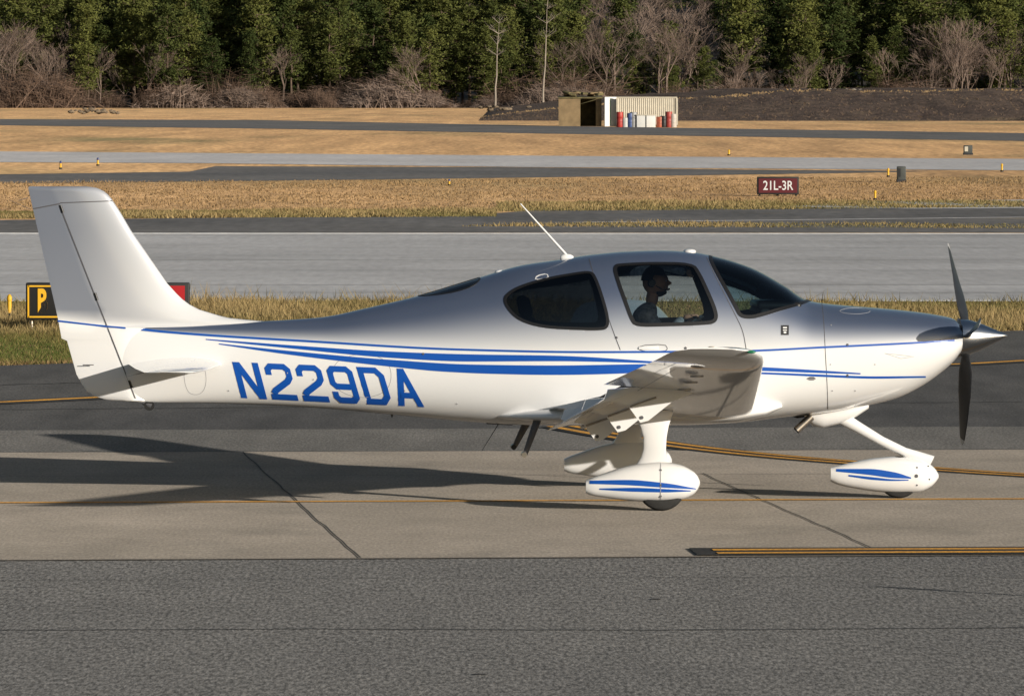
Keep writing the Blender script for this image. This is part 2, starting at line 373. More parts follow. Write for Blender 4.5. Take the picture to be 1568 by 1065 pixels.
cyl('static_wick_upper',PV(43,305,0),PV(28,309,0),.003,.002,m_line,plane); cyl('static_wick',PV(45,322,0),PV(14,308,0),.002,.001,m_line,plane)
def foil(n=22): return [.5-.5*math.cos(math.pi*k/n) for k in range(n+1)]
def naca(c,t): return 5*t*(.2969*math.sqrt(c)-.126*c-.3516*c*c+.2843*c**3-.1036*c**4)
def wing(name,st,sd,mat=m_white,parent=None):
    rings=[]; cs=foil()
    for (y,le,te,z,t,cut) in st:
        ch=le-te; r=[]
        seq=[(c,1) for c in cs[::-1]]+[(c,-1) for c in cs[1:-1]]
        for c,sg in seq:
            cc=min(c,cut); zz=naca(cc,t)*(1.15 if sg>0 else -.85)*ch+.02*ch*math.sin(math.pi*min(1,cc))
            r.append((le-cc*ch,sd*y,z+zz))
        rings.append(r)
    return loft(name,rings,mat,parent or plane,True,True,45)
def wle(y): return 1.93-(y-.5)*.066
def wte(y): return .27+(y-.5)*.1055
def wz(y): return .755+(y-.6)*.118
m_navg=simple('nav_green',(.02,.18,.09),.2); m_navr=simple('nav_red',(.3,.02,.02),.2)
st=[]
for y,cut in [(.35,1),(.78,1),(.782,.77),(1.5,.77),(2.4,.77),(3.2,.77),(3.202,1),(4,1),(4.8,1),(5.35,1)]: st.append((y,wle(y),wte(y),wz(y),.155-.005*y,cut))
for y,a,c,dz in [(5.6,.01,.02,.012),(5.75,.05,.05,.03),(5.82,.12,.10,.045),(5.86,.24,.2,.055)]: st.append((y,wle(y)-a,wte(y)+c,wz(y)+dz,.10 if y<5.8 else .05,1))
for sd in (-1,1):
    wing('wing_'+('right' if sd<0 else 'left'),st,sd)
    R=[];an=math.radians(22)
    for y in (.80,1.6,2.4,3.18):
        ch=(wle(y)-wte(y)); fc=ch*.26; hx=wte(y)+ch*.205; hz=wz(y)-.03; r=[]
        cs=foil(12)
        for c,sg in [(c,1) for c in cs[::-1]]+[(c,-1) for c in cs[1:-1]]:
            lx=-c*fc; lz=naca(c,.16)*(1.2 if sg>0 else -.8)*fc
            r.append((hx+lx*math.cos(an)-lz*math.sin(an),sd*y,hz+lz*math.cos(an)+lx*math.sin(an)))
        R.append(r)
    loft('flap',R,m_white,plane,True,True,45)
    # dark sheet behind the rear spar, shade of the flap gap put in as colour
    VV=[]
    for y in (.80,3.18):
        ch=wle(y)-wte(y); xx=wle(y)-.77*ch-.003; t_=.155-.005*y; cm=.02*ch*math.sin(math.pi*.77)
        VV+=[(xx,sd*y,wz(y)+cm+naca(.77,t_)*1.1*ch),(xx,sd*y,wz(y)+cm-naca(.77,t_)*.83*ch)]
    add('flap_cove_shade',VV,[(0,1,3,2)],m_dark,plane,False)
    for y in (1.0,2.05,3.1):
        xx=wte(y); zz=wz(y)
        prof2=[(xx+.72,zz-.055),(xx+.55,zz-.12),(xx+.36,zz-.27),(xx+.30,zz-.285),(xx+.20,zz-.15),(xx+.02,zz-.11),(xx+.05,zz-.03),(xx+.4,zz-.0)]
        V2=[(a,sd*y+o,c) for o in (-.022,.022) for a,c in prof2]; n=len(prof2)
        o=add('flap_hinge_fairing',V2,[tuple(range(n))[::-1],tuple(range(n,2*n))]+[(q,(q+1)%n,n+(q+1)%n,n+q) for q in range(n)],m_white,plane,False); fixn(o)
        cyl('flap_pushrod',(xx+.42,sd*(y+.06),zz-.09),(xx+.22,sd*(y+.06),zz-.16),.008,.008,m_metal,plane)
        cyl('hinge_bolt',(xx+.31,sd*(y+.03),zz-.245),(xx+.31,sd*(y-.03),zz-.245),.014,.014,m_line,plane)
    add('aileron_gap',[(wte(3.25)+.25,sd*3.25,wz(3.25)-.052),(wte(3.25)+.258,sd*3.25,wz(3.25)-.052),(wte(5.2)+.208,sd*5.2,wz(5.2)-.038),(wte(5.2)+.20,sd*5.2,wz(5.2)-.038)],[(0,1,2,3)],m_line,plane,False)
    for y in (3.6,4.3,4.9): cyl('inspection_cover',(1.15,sd*y,wz(y)-.075),(1.15,sd*y,wz(y)-.062),.05,.05,m_greyline,plane,16)
    sph('wingtip_light',(wle(5.8)-.10,sd*5.84,wz(5.8)+.04),(.035,.014,.012),m_navg if sd<0 else m_navr,plane,2)
    lr,tr=P(342,556)[0],P(196,562)[0]; lt,tt=lr-.22,tr+.14; zz=1.10
    ss=[(.0,lr,tr,zz,.10,1),(.9,lr-.10,tr+.06,zz,.10,1),(1.8,lt,tt,zz+.005,.09,1),(1.92,lt-.05,tt+.03,zz+.008,.07,1),(1.96,lt-.14,tt+.1,zz+.012,.03,1)]
    wing('stabiliser_'+('right' if sd<0 else 'left'),ss,sd)
    cyl('elevator_wick',(tt,sd*1.7,zz),(tt-.14,sd*1.72,zz-.03),.003,.002,m_line,plane)
R=[]
for px,w,h,zc in [(732,.10,.012,636),(760,.35,.03,636),(800,.55,.055,635),(860,.68,.08,634),(950,.74,.10,632),(1050,.74,.105,631),(1120,.70,.10,629),(1165,.60,.075,625),(1190,.50,.03,620)]:
    x,z=P(px,zc,0); R.append([(x,w*np.sign(math.cos(a))*abs(math.cos(a))**.8,z+h*np.sign(math.sin(a))*abs(math.sin(a))**.8) for a in np.linspace(0,2*math.pi,48,endpoint=False)])
loft('wing_root_fairing',R,m_white,plane)
# landing gear
def pant(name,st,y,wmax):
    fx=[P(a,b_,y if y<=0 else 0) for a,b_,c in st]; fb=[P(a,c,y if y<=0 else 0) for a,b_,c in st]
    xs_=[p[0] for p in fx]; tz=pch(xs_,[p[1] for p in fx]); bz=pch(xs_,[p[1] for p in fb])
    hm=max(a[1]-c[1] for a,c in zip(fx,fb))/2
    X_=np.concatenate([np.linspace(xs_[0],xs_[-1]-.06,26),np.linspace(xs_[-1]-.055,xs_[-1],10)])
    def wv(x): return wmax*max(.02,((float(tz(x))-float(bz(x)))/2/hm))**.9
    def mk(yc):
        R=[]
        for x in X_:
            T,B=float(tz(x)),float(bz(x)); w=wv(x)
            R.append([(x,yc+w*np.sign(math.cos(a))*abs(math.cos(a))**.85,(T+B)/2+(T-B)/2*np.sign(math.sin(a))*abs(math.sin(a))**.85) for a in np.linspace(0,2*math.pi,36,endpoint=False)])
        loft(name,R,m_white,plane)
    def on(px,py,sd,of):
        yy=y-wmax
        for _ in range(3):
            x,z=P(px,py,yy); T,B=float(tz(x)),float(bz(x)); h=(T-B)/2; t=min(1,abs(z-(T+B)/2)/h); yy=y-wv(x)*max(0,1-t**2.35)**(1/2.35)
        return Vector((x,yy-of,z))
    return mk,on
mainst=[(897,738,757),(903,735,760),(925,727,764),(955,717,768),(985,711,770),(1010,709,770.5),(1040,713,768),(1058,721,762),(1068,730,753),(1072,738,745)]
nosest=[(1272,718,739),(1280,716,743),(1310,709,750),(1345,703,755),(1375,701,757),(1405,704,756),(1424,712,749),(1433,720,741),(1438,728,734)]
mk,on=pant('main_wheel_pant',mainst,-1.62,.135); mk(-1.62); mk(1.62)
band('pant_stripe_a',[(903,738),(960,737),(1020,742),(1066,750)],[(903,743),(960,745),(1020,749),(1066,751.5)],fn=on,n=30)
band('pant_stripe_b',[(918,750),(970,749),(1020,751),(1058,753)],[(918,752),(970,755),(1020,756),(1058,754.5)],fn=on,n=30)
seam=[(1012,a) for a in range(711,769,4)]
quad_decal('pant_seam',[[(1011.4,a),(1012.4,a),(1012.4,a+4),(1011.4,a+4)] for _,a in seam],lambda u,v:(u,v),m_greyline,fn=on,nu=1,nv=1,step=0,off=.004)
for a in (722,745,762): q=on(1012,a,-1,0); cyl('pant_screw',q+Vector((0,.003,0)),q+Vector((0,-.005,0)),.009,.009,m_line,plane)
mk,on=pant('nose_wheel_pant',nosest,0,.13); mk(0)
band('nose_pant_stripe_a',[(1281,720),(1330,720),(1370,725),(1396,733)],[(1281,724),(1330,729),(1370,734),(1396,735)],fn=on,n=30)
band('nose_pant_stripe_b',[(1300,729),(1340,733),(1370,736),(1392,736.5)],[(1300,731.5),(1340,737),(1370,738.5),(1392,738)],fn=on,n=30)
for a,c in ((1405,718),(1422,716),(1424,736),(1405,745),(1404,731)): q=on(a,c,-1,0); cyl('pant_screw',q+Vector((0,.003,0)),q+Vector((0,-.004,0)),.007 if c!=731 else .015,.007 if c!=731 else .015,m_line,plane)
def wheel(name,x,y,r,w):
    R=[]
    for o,rr in [(-w/2,r*.5),(-w/2,r*.8),(-w*.42,r*.93),(-w*.2,r),(w*.2,r),(w*.42,r*.93),(w/2,r*.8),(w/2,r*.5)]:
        R.append([(x+rr*math.cos(a),y+o,r+rr*math.sin(a)) for a in np.linspace(0,2*math.pi,40,endpoint=False)])
    loft(name,R,m_tyre,plane)
    cyl(name+'_hub',(x,y-w*.53,r),(x,y+w*.53,r),r*.45,r*.45,m_metal,plane,20)
xm=P(1013,740,-1.62)[0]
for y in (-1.62,1.62): wheel('main_wheel',xm,y,.19,.15)
xn=P(1377,740,0)[0]; wheel('nose_wheel',xn,0,.17,.13)
for sd in (-1,1):
    R=[]
    for py,a,c,y,t in [(630,966,1032,1.26,.045),(643,972,1028,1.30,.04),(655,980,1024,1.36,.032),(672,985,1021,1.43,.028),(690,985,1020,1.52,.028),(703,981,1022,1.59,.034),(716,972,1032,1.62,.05)]:
        xa,z=P(a,py,-y); xb,_=P(c,py,-y); xc=(xa+xb)/2;h=(xb-xa)/2
        R.append([(xc+h*math.cos(q),sd*y+t*math.sin(q),z) for q in np.linspace(0,2*math.pi,28,endpoint=False)])
    loft('main_gear_leg',R,m_white,plane)
R=[]
for (a,c,t) in [((1286,640),.055,.05),((1312,655),.045,.042),((1350,677),.037,.035),((1385,694),.037,.035),((1408,703),.05,.04),((1425,712),.07,.05)]:
    p=PV(a[0],a[1],0); R.append([(p.x+c*.5*math.cos(q),t*math.sin(q),p.z+c*.9*math.cos(q)) for q in np.linspace(0,2*math.pi,24,endpoint=False)])
loft('nose_strut',R,m_white,plane)
R=[]
for px,t_,b_,w in [(1232,636,640,.03),(1245,630,655,.07),(1262,626,657,.085),(1290,622,650,.09),(1312,618,640,.085),(1330,615,628,.06)]:
    xa,z1=P(px,t_,0); _,z2=P(px,b_,0); R.append([(xa,w*math.cos(q),(z1+z2)/2+(z1-z2)/2*math.sin(q)) for q in np.linspace(0,2*math.pi,24,endpoint=False)])
loft('nose_strut_fairing',R,m_white,plane)
cyl('exhaust_pipe',PV(1243,640,-.12),PV(1220,661,-.14),.032,.032,m_metal,plane,20)
cyl('exhaust_bore',PV(1220.4,660.6,-.14),PV(1219,662,-.14),.027,.027,m_black,plane,20)
quad_decal('exhaust_outlet',[[(1214,640),(1240,634),(1240,639),(1222,642)]],lambda u,v:(u,v),m_black)
for (a,c,y) in (((824,642),(804,698),-.5),((806,650),(788,686),.5)):
    cyl('boarding_step',PV(*a,y),PV(*c,y),.032,.02,m_line,plane,12,.35)
    q=PV(*c,y); cyl('step_tread',q+Vector((-.01,-.08,0)),q+Vector((-.01,.08,0)),.022,.022,m_black if y>0 else m_metal,plane)  # far tread gets black in place of metal, its shade painted into the colour
cyl('belly_antenna',PV(764,650,-.1),PV(738,692,-.1),.004,.002,m_line,plane); cyl('belly_antenna_base',PV(745,649,-.1),PV(785,651,-.1),.012,.012,m_line,plane)
cyl('tail_tiedown',PV(217,618,0),PV(231,624,0),.012,.03,m_line,plane); cyl('tail_skid',PV(228,623,-.02),PV(228,623,.02),.042,.042,m_black,plane,16)
cyl('whip_antenna',PV(797,314,0),PV(868,393,0),.005,.011,m_white,plane)
sph('antenna_base',PV(868,397,0),(.06,.02,.035),m_white,plane,2); sph('gps_antenna',PV(765,419,0),(.045,.04,.022),m_white,plane,2); sph('beacon_dome',PV(1056,387,0),(.055,.05,.022),m_white,plane,2)
cyl('belly_drain',PV(600,637,0),PV(600,641,0),.01,.005,m_line,plane)
# spinner / prop
R=[]
for px,r,cy in [(1467,28.8,519),(1474,28.6,519),(1484,27,518.5),(1496,23,518),(1508,18,517.5),(1520,12.2,517),(1530,7.5,516.5),(1538,3.6,516),(1542,1.4,516),(1543.5,.1,516)]:
    x,z=P(px,cy,0); R.append([(x,r/189*math.cos(q),z+r/189*math.sin(q)) for q in np.linspace(0,2*math.pi,40,endpoint=False)])
loft('spinner',R,m_spin,plane)
x_,z_=P(1469,519,0); cyl('spinner_backplate',(x_-.012,0,z_),(x_+.004,0,z_),.158,.158,m_metal,plane,40)
hub=PV(1481,518.5,0)
for phi in (20,140,260):
    ph=math.radians(phi); Rd=Vector((0,math.sin(ph),-math.cos(ph))); T=Vector((0,math.cos(ph),math.sin(ph))); Xv=Vector((1,0,0))
    def sec(r):
        ch=float(np.interp(r,[.1,.18,.3,.5,.7,.85,.93,.955],[.06,.085,.135,.155,.135,.105,.07,.02])); be=math.radians(float(np.interp(r,[.1,.3,.6,.95],[58,46,30,20]))); t=float(np.interp(r,[.1,.2,.5,.95],[.05,.028,.016,.006]))
        cd=T*math.cos(be)*-1+Xv*math.sin(be); nd=T*math.sin(be)+Xv*math.cos(be); sw=-T*0.05*max(0,(r-.6))**2*-4
        bend=Xv*(-.09*(r/.95)**1.5 if phi==140 else .0)
        return [hub+Rd*r+sw+bend+cd*(ch/2*math.cos(q))+nd*(t/2*math.sin(q)) for q in np.linspace(0,2*math.pi,18,endpoint=False)]
    loft('propeller_blade',[sec(r) for r in (.08,.12,.18,.24,.3,.4,.5,.6,.7,.78,.86,.905)],m_prop,plane)
    loft('propeller_tip',[sec(r) for r in (.906,.93,.945,.955)],m_proptip,plane)
for sd in (-1,1):
    cyl('cowl_intake',(x1-.03,sd*.215,P(1468,512)[1]),(x1+.006,sd*.215,P(1468,512)[1]),.07,.075,m_black,plane,24)
# ---- cabin interior
def seat(nm,x,y,w=.44,dz=0):
    e=bpy.data.objects.new(nm,None); e.location=(x,y,dz); scene.collection.objects.link(e); e.parent=plane
    box('cushion',(.26,0,.99),(.5,w,.14),m_seat,e,.04); box('backrest',(-.05,0,1.27),(.13,w,.56),m_seat,e,.05,(0,math.radians(-12),0))
    for q in (-1,1): box('bolster',(.0,q*(w/2-.03),1.25),(.17,.07,.48),m_seat,e,.03,(0,math.radians(-12),0))
    box('headrest',(-.12,0,1.62),(.09,.26,.17),m_seat,e,.035,(0,math.radians(-12),0))
seat('front_seat',.93,-.27); seat('front_seat',.93,.27); seat('rear_seat',.22,-.19,.36,-.06); seat('rear_seat',.22,.19,.36,-.06)
box('cabin_floor',(1.15,0,.84),(2.1,.8,.04),m_dark,plane); box('instrument_panel',(2.02,0,1.37),(.10,.98,.36),m_dark,plane,.03)
box('glareshield',(2.14,0,1.575),(.36,.80,.06),m_black,plane,.028); box('centre_console',(1.7,0,1.1),(.6,.18,.4),m_dark,plane,.03)
m_scr=simple('display_glass',(.02,.03,.05),.1); box('flight_display',(1.965,.25,1.42),(.01,.28,.2),m_scr,plane); box('flight_display',(1.965,-.12,1.42),(.01,.28,.2),m_scr,plane)
box('firewall',(2.3,0,1.2),(.03,.85,.6),m_dark,plane); box('aft_bulkhead',(-.3,0,1.25),(.03,.6,.55),m_dark,plane)
cyl('side_yoke',(1.93,.42,1.33),(1.60,.40,1.36),.014,.014,m_black,plane); cyl('yoke_grip',(1.60,.40,1.29),(1.59,.40,1.43),.018,.016,m_black,plane)
# ---- pilot
pilot=empty('pilot',(0,0,.012),TH)
m_skin=simple('skin',(.55,.30,.20),.5,var=.1,scale=30); m_shirt=simple('shirt_cloth',(.32,.34,.38),.9,var=.55,scale=28); m_hair=simple('dark_hair',(.04,.025,.018),.8); m_jean=simple('trouser_cloth',(.03,.04,.07),.9)
def skin(name,pts,edges,rad,mat,root=0,lv=2):
    me=bpy.data.meshes.new(name); me.from_pydata(pts,edges,[]); me.materials.append(mat); ob=bpy.data.objects.new(name,me); scene.collection.objects.link(ob); ob.parent=pilot
    sk=ob.modifiers.new('skin','SKIN'); 
    if not me.skin_vertices: 
        bpy.context.view_layer.objects.active=ob; bpy.ops.mesh.customdata_skin_add()
    for q,r in enumerate(rad):
        me.skin_vertices[0].data[q].radius=(r,r) if not isinstance(r,tuple) else r; me.skin_vertices[0].data[q].use_root=(q==root)
    sk.use_smooth_shade=True; s2=ob.modifiers.new('sub','SUBSURF'); s2.levels=lv; s2.render_levels=lv
    return ob
py_=.20
hx,hz=P(1003,433,py_)
skin('torso_and_arms',[(.98,py_,1.13),(1.0,py_,1.28),(1.06,py_,1.42),(hx-.06,py_,hz-.26),(hx-.03,py_,hz-.16),
  (hx-.06,py_-.17,hz-.29),(hx+.06,py_-.22,hz-.46),(hx+.22,py_-.12,hz-.29),
  (hx-.06,py_+.17,hz-.29),(hx+.08,py_+.22,hz-.50),(hx+.27,py_+.19,hz-.34)],
  [(0,1),(1,2),(2,3),(3,4),(3,5),(5,6),(6,7),(3,8),(8,9),(9,10)],
  [(.15,.12),(.15,.12),(.16,.12),(.12,.10),.058,.075,.055,.036,.075,.052,.036],m_shirt)
skin('legs',[(.98,py_,1.12),(1.02,py_-.1,1.12),(1.47,py_-.13,1.16),(1.78,py_-.12,.93),(1.90,py_-.12,.93),(1.02,py_+.1,1.12),(1.47,py_+.13,1.16),(1.78,py_+.12,.93),(1.90,py_+.12,.93)],
  [(0,1),(1,2),(2,3),(3,4),(0,5),(5,6),(6,7),(7,8)],[.12,.09,.065,.045,.04,.09,.065,.045,.04],m_jean)
def headf(c):
    x,y,z=c; v=Vector((x,y,z))
    if x>0:
        v.x+=.30*math.exp(-((z+.10)/.13)**2-(y/.16)**2)+.08*math.exp(-((z+.10)/.3)**2-(y/.16)**2)
        v.x+=.10*math.exp(-((z+.42)/.08)**2-(y/.3)**2); v.x+=.16*math.exp(-((z+.78)/.16)**2-(y/.4)**2); v.x-=.07*math.exp(-((z-.06)/.08)**2-((abs(y)-.35)/.2)**2)
        v.x+=.06*math.exp(-((z-.25)/.12)**2)
    if z<-.3: v.y*=1-.28*min(1,(-z-.3)/.6); v.x+=.12*min(1,(-z-.3)/.6)
    return v
sph('head',(hx,py_,hz),(.102,.080,.125),m_skin,pilot,5,headf)
skin('neck',[(hx-.03,py_,hz-.20),(hx-.015,py_,hz-.07)],[(0,1)],[.055,.055],m_skin)
sph('beard',(hx,py_,hz),(.102,.080,.125),m_hair,pilot,4,lambda c:Vector((headf(c).x*1.03 if c.x>.15 else .1,headf(c).y*1.04,min(-.62,headf(c).z)*1.03)))
sph('cap',(hx-.006,py_,hz+.012),(.108,.086,.118),m_black,pilot,4,lambda c:Vector((c.x,c.y,max(c.z,.36+(-.40 if c.x<-.2 else 0)))))
add('cap_peak',[(hx+.07,py_-.06,hz+.055),(hx+.07,py_+.06,hz+.055),(hx+.135,py_+.04,hz+.05),(hx+.135,py_-.04,hz+.05),(hx+.07,py_-.06,hz+.065),(hx+.07,py_+.06,hz+.065),(hx+.135,py_+.04,hz+.056),(hx+.135,py_-.04,hz+.056)],[(0,1,2,3),(7,6,5,4),(3,2,6,7),(0,3,7,4),(1,0,4,5),(2,1,5,6)],m_black,pilot,False)
m_ew=simple('eye_white',(.7,.7,.68),.3)
for sd in (-1,1):
    cyl('headset_cup',(hx-.03,py_+sd*.068,hz-.01),(hx-.03,py_+sd*.105,hz-.01),.036,.028,m_black,pilot,20)
    sph('eye',(hx+.086,py_+sd*.030,hz+.008),(.012,.012,.009),m_ew,pilot,2); sph('pupil',(hx+.096,py_+sd*.031,hz+.008),(.004,.005,.006),m_black,pilot,1)
    sph('ear',(hx-.03,py_+sd*.078,hz-.01),(.02,.01,.034),m_skin,pilot,2)
bp=[(hx-.03,py_+.095*math.cos(a),hz+.0+.138*math.sin(a)) for a in np.linspace(0,math.pi,13)]
skin('headset_band',bp,[(q,q+1) for q in range(12)],[.008]*13,m_black,0,1)
skin('microphone_boom',[(hx,py_-.10,hz-.03),(hx+.07,py_-.085,hz-.07),(hx+.12,py_-.03,hz-.06)],[(0,1),(1,2)],[.004,.004,.011],m_black,0,1)
for sd,wx,wy,wz_ in ((-1,hx+.22,py_-.12,hz-.29),(1,hx+.27,py_+.19,hz-.34)):
    pts=[(wx,wy,wz_),(wx+.05,wy,wz_+.012),(wx+.085,wy,wz_+.018)]; ed=[(0,1),(1,2)]; rd=[.026,(.034,.018),(.036,.016)]
    skin('palm',pts,ed,rd,m_skin)
    for f,(oy,ln) in enumerate(((-.030,.062),(-.010,.072),(.010,.068),(.029,.052))):
        b0=Vector((wx+.082,wy+oy,wz_+.018))
        skin('finger',[tuple(b0-Vector((.02,0,0))),tuple(b0+Vector((ln*.45,0,.004))),tuple(b0+Vector((ln*.72,0,-.018))),tuple(b0+Vector((ln*.62,0,-.042)))],[(0,1),(1,2),(2,3)],[.0095,.009,.0085,.007],m_skin,0,1)
    b0=Vector((wx+.03,wy-sd*.02,wz_+.01)); skin('thumb',[tuple(b0),tuple(b0+Vector((.035,-sd*.028,-.008))),tuple(b0+Vector((.065,-sd*.026,-.028)))],[(0,1),(1,2)],[.013,.0105,.0085],m_skin,0,1)
box('kneeboard_tablet',(hx+.30,py_-.12,hz-.335),(.20,.26,.012),m_black,pilot,.004,(0,math.radians(-38),0))
# ------------------------------------------------------------ ground
m_grass=gmat('dry_grass_ground',(.44,.275,.135),(.35,.215,.105),(.17,.135,.065),sl=(.03,.006,1),sf=(3,.25,1),fine=.38,bump=.5,bd=.10,mid=(.35,.02,1),midamt=.30,t3=(.53,.70))
m_asf_f=gmat('foreground_asphalt',(.090,.088,.087),(.108,.105,.102),None,(.25,.12,1),(75,16,1),.5,.55,.005,(3,.8,1),.10,speck=.5)
m_asf_d=gmat('dark_asphalt',(.042,.041,.042),(.058,.056,.055),None,(.25,.1,1),(50,8,1),.35,.5,.005,(2,.3,1),.25,speck=.25)
m_asf_m=gmat('worn_asphalt',(.085,.082,.078),(.105,.10,.095),None,(.3,.1,1),(50,8,1),.35,.5,.005,(2,.3,1),.18,speck=.25)
m_conc=gmat('taxiway_concrete',(.190,.168,.142),(.228,.200,.170),(.160,.143,.122),(.3,.25,1),(50,9,1),.2,.3,.004,(1.2,.5,1),.14,speck=.12)
m_rwy=gmat('runway_concrete',(.25,.255,.27),(.22,.225,.238),(.185,.188,.198),(.05,.06,1),(6,.6,1),.12,.2,.004,(.2,.15,1),.12)
m_tar=gmat('far_asphalt',(.062,.062,.066),(.085,.082,.082),(.17,.14,.09),(.04,.05,1),(3,.5,1),.25,.2,.01,(.3,.08,1),.2,t3=(.62,.75))
m_pale=gmat('pale_concrete',(.30,.30,.315),(.26,.26,.272),None,(.05,.03,1),(3,.4,1),.12,.2,.01,(.3,.08,1),.12)
m_yel=gmat('yellow_marking',(.40,.20,.03),(.30,.155,.035),None,(1,1,1),(40,8,1),.3,.2,.003)
m_whl=gmat('white_marking',(.60,.60,.60),(.50,.50,.50),None,(1,1,1),(5,1,1),.15,0)
m_blk=gmat('black_marking',(.018,.018,.018),(.028,.028,.028),None,(1,1,1),(40,8,1),.3,.2,.003)
m_crk=simple('joint_sealant',(.015,.015,.015),.9)
def sheet(name,pts,z,mat): return add(name,[(a,b_,z) for a,b_ in pts],[tuple(range(len(pts)))],mat,None,False)
sheet('ground',[(-1500,-300),(1500,-300),(1500,3500),(-1500,3500)],0,m_grass)
def line_pts(a,b_,ext):
    p,q=Vector(G(*a)),Vector(G(*b_)); d=(q-p).normalized(); return p-d*ext,q+d*ext
def lane(name,n1,n2,f1,f2,z,mat,ext=150):
    a,b_=line_pts(n1,n2,ext); c,d=line_pts(f1,f2,ext); return sheet(name,[a,b_,d,c],z,mat)
e1,e2=line_pts((0,560),(1568,506),60)
sheet('taxiway_apron_asphalt',[(-70,-50),(70,-50),tuple(e2),tuple(e1)],.004,m_asf_d)
lane('taxiway_worn_asphalt',(0,694),(1568,690),(0,660),(1568,654),.008,m_asf_m,60)
lane('taxiway_concrete',(0,861),(1568,853),(0,694.5),(1568,690),.012,m_conc,60)
a,b_=line_pts((0,861),(1568,853),60); sheet('foreground_asphalt',[(-70,-52),(70,-52),tuple(b_),tuple(a)],.008,m_asf_f)
def rib(name,pts,w,z,mat,off=0,wob=0,world=False,n=1):
    p=[Vector(q) if world else Vector(G(*q)) for q in pts]
    if n>1: p=[a.lerp(b_,t/n) for a,b_ in zip(p,p[1:]) for t in range(n)]+[p[-1]]
    Vv=[]
    for q in range(len(p)):
        d=(p[min(q+1,len(p)-1)]-p[max(q-1,0)]).normalized(); nn=Vector((-d.y,d.x)); c=p[q]+nn*(off+random.uniform(-wob,wob))
        Vv+=[(*(c-nn*w/2),z),(*(c+nn*w/2),z)]
    return add(name,Vv,[(2*q,2*q+2,2*q+3,2*q+1) for q in range(len(p)-1)],mat,None,False)
rib('taxiway_guide_line',[(-3000,784),(0,772.5),(1568,766.5),(4500,756)],.14,.017,m_yel)
cv=[(860,655),(930,668),(1030,684),(1120,694.5),(1200,702.5),(1300,710.5),(1420,720),(1568,730.5),(2600,790)]
cvs=[tuple(q) for q in chaikin(cv,2,False)]
rib('curved_taxi_line_border',cvs,.46,.016,m_blk); rib('curved_taxi_line',cvs,.10,.020,m_yel,.11); rib('curved_taxi_line',cvs,.10,.020,m_yel,-.11)
fl=[(-900,655),(0,617.5),(140,610.5),(800,583),(1490,558),(1568,553.5),(2600,520)]
rib('far_taxi_line_border',fl,.6,.012,m_blk); rib('far_taxi_line',fl,.2,.016,m_yel,.0)
rib('stop_line_border',[(1062,848.5),(1568,846.5),(4500,838)],.78,.020,m_blk); rib('stop_line',[(1095,849),(1568,847),(4500,839)],.16,.024,m_yel,.16); rib('stop_line',[(1095,849),(1568,847),(4500,839)],.16,.024,m_yel,-.18)
def joint(k): 
    a=Vector(G(370,694)); b_=Vector(G(550,857)); sh=Vector((3.83*k,3.83*k*.05)); return a+sh,b_+sh
for k in (-3,-2,-1,0,2,3,4):
    a,b_=joint(k); rib('concrete_joint',[a,b_],.014,.0165,m_crk,0,.009,True,24)
rib('concrete_joint',[G(1075,727),G(1362,853)],.014,.0165,m_crk,0,.009,True,24)
rib('asphalt_crack',[(-300,969),(500,966),(1000,968),(2000,961)],.03,.0125,m_crk,0,.02,n=60)
rib('asphalt_crack',[(-300,893),(600,888),(1568,885)],.012,.0125,m_crk,0,.02,n=60)
rib('asphalt_crack',[(0,628),(700,622),(1568,616)],.05,.009,m_crk,0,.05,n=40)
rib('asphalt_crack',[(0,590),(150,586)],.06,.009,m_crk,0,.05,n=10)
rib('edge_joint',[(-900,698),(0,694.5),(1568,690),(2600,686)],.05,.0165,m_crk,0,.01,n=30)
rib('edge_joint',[(-900,865),(0,861),(1568,853),(2600,848)],.03,.0165,m_crk,0,.01,n=30)
rib('concrete_seam',[(-900,738),(0,732),(1568,727),(2600,724)],.02,.0165,m_asf_m,0,.01,n=30)
for cx_,cy_,w_ in ((1006,920,9),(735,1036,12)):
    sheet('tar_spot',[G(cx_+w_*(1+.2*math.sin(3*t))*math.cos(t),cy_+.9*math.sin(t)) for t in np.linspace(0,6.28,18)[:-1]][::-1],.013,m_asf_d)
mp_=empty('marker_post',(2.64+7.5*.735,-10.15-7.5*.68,0)); cyl('post',(0,0,0),(0,0,1.5),.03,.025,m_metal,mp_); cyl('post_foot',(0,0,.009),(0,0,.03),.1,.09,m_metal,mp_); cyl('post_cap',(0,0,1.44),(0,0,1.56),.05,.04,m_yel,mp_)
lane('runway_concrete',(0,462),(1568,462),(0,356),(1568,357),.004,m_rwy,400)
rib('runway_edge_line',[(-3000,461),(4500,461)],.45,.010,m_whl); rib('runway_edge_line',[(-3000,357.5),(4500,358.5)],1.0,.010,m_whl)
for py in (379,398,414,436,448): rib('runway_joint',[(-3000,py),(4500,py+.5)],.08,.009,m_tar)
def multi(name,near,far,z,mat):
    allx=sorted(set([p[0] for p in near]+[p[0] for p in far])); Vv=[];
    for x in allx:
        a=np.interp(x,[p[0] for p in near],[p[1] for p in near]); b_=np.interp(x,[p[0] for p in far],[p[1] for p in far]); Vv+=[(*G(x,a),z),(*G(x,b_),z)]
    return add(name,Vv,[(2*q,2*q+2,2*q+3,2*q+1) for q in range(len(allx)-1)],mat,None,False)
multi('runway_shoulder_asphalt',[(-3000,355.6),(4500,356.6)],[(-3000,337),(0,337),(300,334),(700,331),(820,322),(1000,317),(1250,315),(1568,314),(4500,314)],.008,m_tar)
rib('shoulder_line',[(880,341),(1568,333),(3000,320)],.6,.013,m_pale)
multi('pale_turnoff',[(1210,317),(1400,320),(1568,319),(3500,318)],[(1210,316.5),(1330,309),(1568,306),(3500,303)],.013,m_pale)
